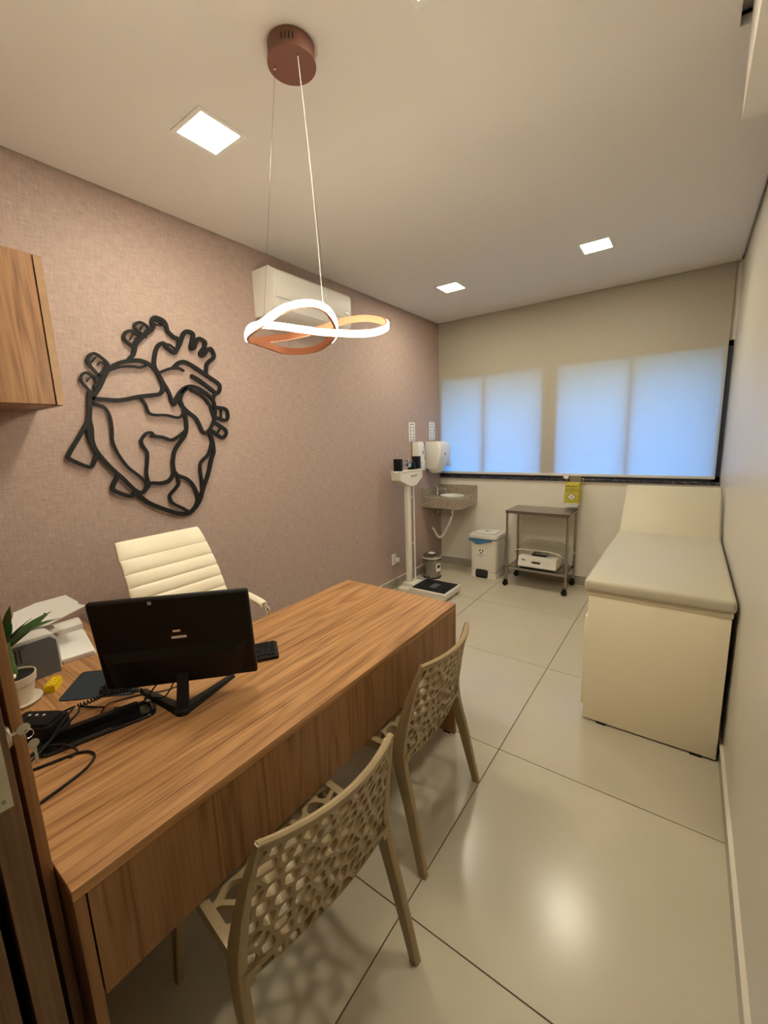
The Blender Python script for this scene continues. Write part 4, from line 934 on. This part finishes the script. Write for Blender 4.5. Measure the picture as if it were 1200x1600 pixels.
def fpatch(x0, f0, x1, f1, off): return sweep(nb(), [[facep(x0, f0)+Vector((0, -o, 0)), facep(x1, f0)+Vector((0, -o, 0)), facep(x1, f1)+Vector((0, -o, 0)), facep(x0, f1)+Vector((0, -o, 0))] for o in (0, off)])
part('display', fpatch(1.24, .42, 1.325, .72, .002), 'ink', bo, smooth=False)
part('display_digits', fpatch(1.255, .50, 1.31, .62, .0026), 'red', bo, smooth=False)
part('maker_plate', fpatch(1.135, .72, 1.172, .90, .0015), 'grey', bo, smooth=False)
b = nb()
for i in range(3):
    for j in range(2):
        x = 1.355+i*.025; p0, p1 = .25+.3*j, .43+.3*j
        sweep(b, [[facep(x, p0)+Vector((0, -o, 0)), facep(x+.017, p0)+Vector((0, -o, 0)), facep(x+.017, p1)+Vector((0, -o, 0)), facep(x, p1)+Vector((0, -o, 0))] for o in (0, .0013)])
part('keypad_button', b, 'greyl', bo, smooth=False)
secs = []
for k in range(21):
    f = k/20; x = 1.035+.515*f; e = abs(f-.5)*2
    zt = z+.150-.0*e; lip = z+.205-.055*max(0, (e-.55)/.45)**1.6
    secs.append([Vector((x, 4.165+.02*e, lip-.003)), Vector((x, 4.165+.02*e, lip+.003)), Vector((x, 4.20, zt+.010)), Vector((x, 4.32, zt)), Vector((x, 4.44, zt+.02)), Vector((x, 4.505, lip+.035)), Vector((x, 4.505, lip+.029)), Vector((x, 4.44, zt+.013)), Vector((x, 4.32, zt-.007)), Vector((x, 4.20, zt+.003))])
part('tray', sweep(nb(), secs), 'clear', t)
part('tray_edge', tb(cat([(1.035, 4.183, z+.150), (1.07, 4.178, z+.178), (1.13, 4.165, z+.203), (1.29, 4.163, z+.206), (1.45, 4.165, z+.203), (1.51, 4.176, z+.180), (1.55, 4.183, z+.150)], 8), .0045, 8), 'enamel', t)
part('tray_support', bx(1.22, 4.26, z+.1205, 1.36, 4.40, z+.144), 'black', t)
cable([(1.476, 4.44, z+.09), (1.52, 4.43, z+.13), (1.575, 4.42, z+.17), (1.60, 4.40, z+.165), (1.56, 4.39, z+.15), (1.52, 4.42, z+.10), (1.555, 4.44, z+.05), (1.53, 4.45, z+.008)], .003, 'grey power cable looping behind the baby scale', 'greyl')
# ================================================================== SHARPS BOX
t = thing('sharps_box', 'yellow cardboard sharps box hanging in a wire holder below the sill', 'sharps container', (1.545, 4.48, .845))
Q0, Q1, R0, R1, S0, S1 = 1.478, 1.610, 4.428, 4.535, .885, 1.085
bo = part('box', bx(Q0, R0, S0, Q1, R1, S1, bev=.002), 'yellowc', t)
part('base_flap', bx(Q0+.006, R0-.001, .848, Q1-.012, R1, S0-.001), 'white', t)
part('base_label', bx(Q0+.04, R0-.0025, .853, Q1-.02, R0-.0012, .880), 'paper', t, smooth=False)
text('PERFURANTE', .011, 'ink', t, (Q0+.077, R0-.0032, .867), (1, 0, 0), (0, 0, 1))
part('open_lid', prism(nb(), [(R1-.004, S1+.001), (R1, S1+.001), (R1+.004, S1+.075), (R1, S1+.075)], 'x', Q0+.02, Q1-.006), mat('brown_card', (.19,.145,.10), .8), t)
text('DESCARPACK', .0185, 'ink', bo, (1.544, R0-.0012, 1.052), (1, 0, 0), (0, 0, 1)); text('COLETOR', .013, 'ink', bo, (1.544, R0-.0012, 1.014), (1, 0, 0), (0, 0, 1))
b = nb(); box(b, Q0+.012, R0-.0012, 1.001, Q1-.012, R0-.0002, 1.0035); box(b, Q0+.012, R0-.0012, 1.026, Q1-.012, R0-.0002, 1.0285); box(b, Q0+.008, R0-.0012, 1.008, Q0+.016, R0-.0002, 1.02); box(b, Q1-.016, R0-.0012, 1.008, Q1-.008, R0-.0002, 1.02)
part('printed_band', b, 'ink', bo, smooth=False)
def diamond(cx, cz, r, d): return prism(nb(), [(cx-r, cz), (cx, cz-r), (cx+r, cz), (cx, cz+r)], 'y', R0-d, R0-.0002)
dm = part('hazard_diamond', diamond(1.542, .945, .040, .0010), 'ink', bo, smooth=False); part('diamond_field', diamond(1.542, .945, .034, .0016), 'paper', dm, smooth=False)
b = nb()
for k in range(3):
    a = math.radians(90+120*k); cx, cz = 1.542+.0085*math.cos(a), .945+.0085*math.sin(a)
    ribbon(b, [(cx+.0075*math.cos(a+s), cz+.0075*math.sin(a+s)) for s in [math.radians(-140+280*j/10) for j in range(11)]], .0035, R0-.0022, R0-.0017, plane='xz')
lathe(b, [(.004, R0-.0022), (.004, R0-.0017)], (1.542, 0, .945), 10, 'y')
part('biohazard_symbol', b, 'ink', dm, smooth=False)
hk = nb()
for x in (Q0-.006, Q1+.012): tube(hk, [(x, R1+.004, WZ0+.004), (x, R0-.004, .93), (x, R0-.006, .885), (x, R1, .882)], .0022, 6)
tube(hk, [(Q0-.006, R0-.006, .885), (Q1+.012, R0-.006, .885)], .0022, 6); tube(hk, [(Q0-.006, R1+.004, WZ0+.004), (Q1+.012, R1+.004, WZ0+.004)], .0022, 6)
part('wire_holder', hk, 'yellowc', t)
b = nb(); bmesh.ops.create_icosphere(b, subdivisions=2, radius=.022)
for v in b.verts: v.co = Vector((v.co.x*1.3, v.co.y*.7, v.co.z*.9))*(1+.25*math.sin(v.co.x*300)*math.cos(v.co.z*260)) + Vector((1.458, D-.035, WZ0+.012))
single('crumpled_tissue', b, 'paper', 'crumpled white tissue on the sill beside the sharps box', 'tissue')
# ================================================================== EXAM TABLE
t = thing('exam_table', 'beige padded examination table on a cream cabinet along the cream wall', 'examination table', (2.37, 3.4, 0))
E0, E1, F0, F1 = 2.082, 2.672, 2.33, 4.50
bo = part('cabinet_body', bx(E0+.018, F0+.0185, .012, E1, F1, .735), 'mdf', t)
ep = part('end_panel', bx(E0, F0, .012, E1, F0+.018, .7345, bev=.001), 'mdf', t)
for x in (E0+.07, E1-.10): part('foot_pad', bx(x, F0-.002, 0, x+.045, F0+.03, .0118), 'rubber', t)
part('foot_pad', bx(E0+.05, F1-.08, 0, E1-.05, F1-.03, .0118), 'rubber', t)
part('top_board', bx(E0-.006, F0-.004, .7355, E1+.004, F1, .758, bev=.001), 'mdf', t)
for k in range(3):
    ya = F0+.022+k*.715; yb = ya+.707
    d_ = part('drawer', bx(E0-.001, ya, .605, E0+.0175, yb, .73, bev=.001), 'mdf', t)
    part('handle', bx(E0-.014, ya+.28, .610, E0-.0012, ya+.43, .620, bev=.002), 'greyl', d_)
    d_ = part('door', bx(E0-.016, ya, .08, E0+.0172, yb, .600, bev=.001), 'mdf', t)
    part('finger_pull', bx(E0-.018, ya, .588, E0-.0162, yb, .600), 'edge', d_)
cu = nb(); box(cu, E0-.022, F0-.026, .7585, E1+.012, 3.615, .825, bev=.022, seg=4); part('seat_cushion', cu, 'vinyl', t)
an = math.radians(42); d_ = Vector((0, math.cos(an), math.sin(an))); n_ = Vector((0, -math.sin(an), math.cos(an))); o_ = Vector((0, 3.628, .762))
bk = nb(); box(bk, E0-.022, 0, 0, E1+.012, .505, .062, bev=.020, seg=4)
for v in bk.verts: v.co = Vector((v.co.x, 0, 0)) + o_ + d_*v.co.y + n_*v.co.z
part('backrest_cushion', bk, 'vinyl', t)
bk = nb(); box(bk, E0+.01, .01, -.016, E1-.02, .49, -.001)
for v in bk.verts: v.co = Vector((v.co.x, 0, 0)) + o_ + d_*v.co.y + n_*v.co.z
part('backrest_board', bk, 'mdf', t)
for x in (E0+.08, E1-.09): part('backrest_strut', tb([(x, 4.10, .7585), (x, 3.88, .975)], .010, 8), 'steel', t)
part('wall_strip', bx(E0, F1-.004, .7585, E1, F1, .765), 'mdf', t)
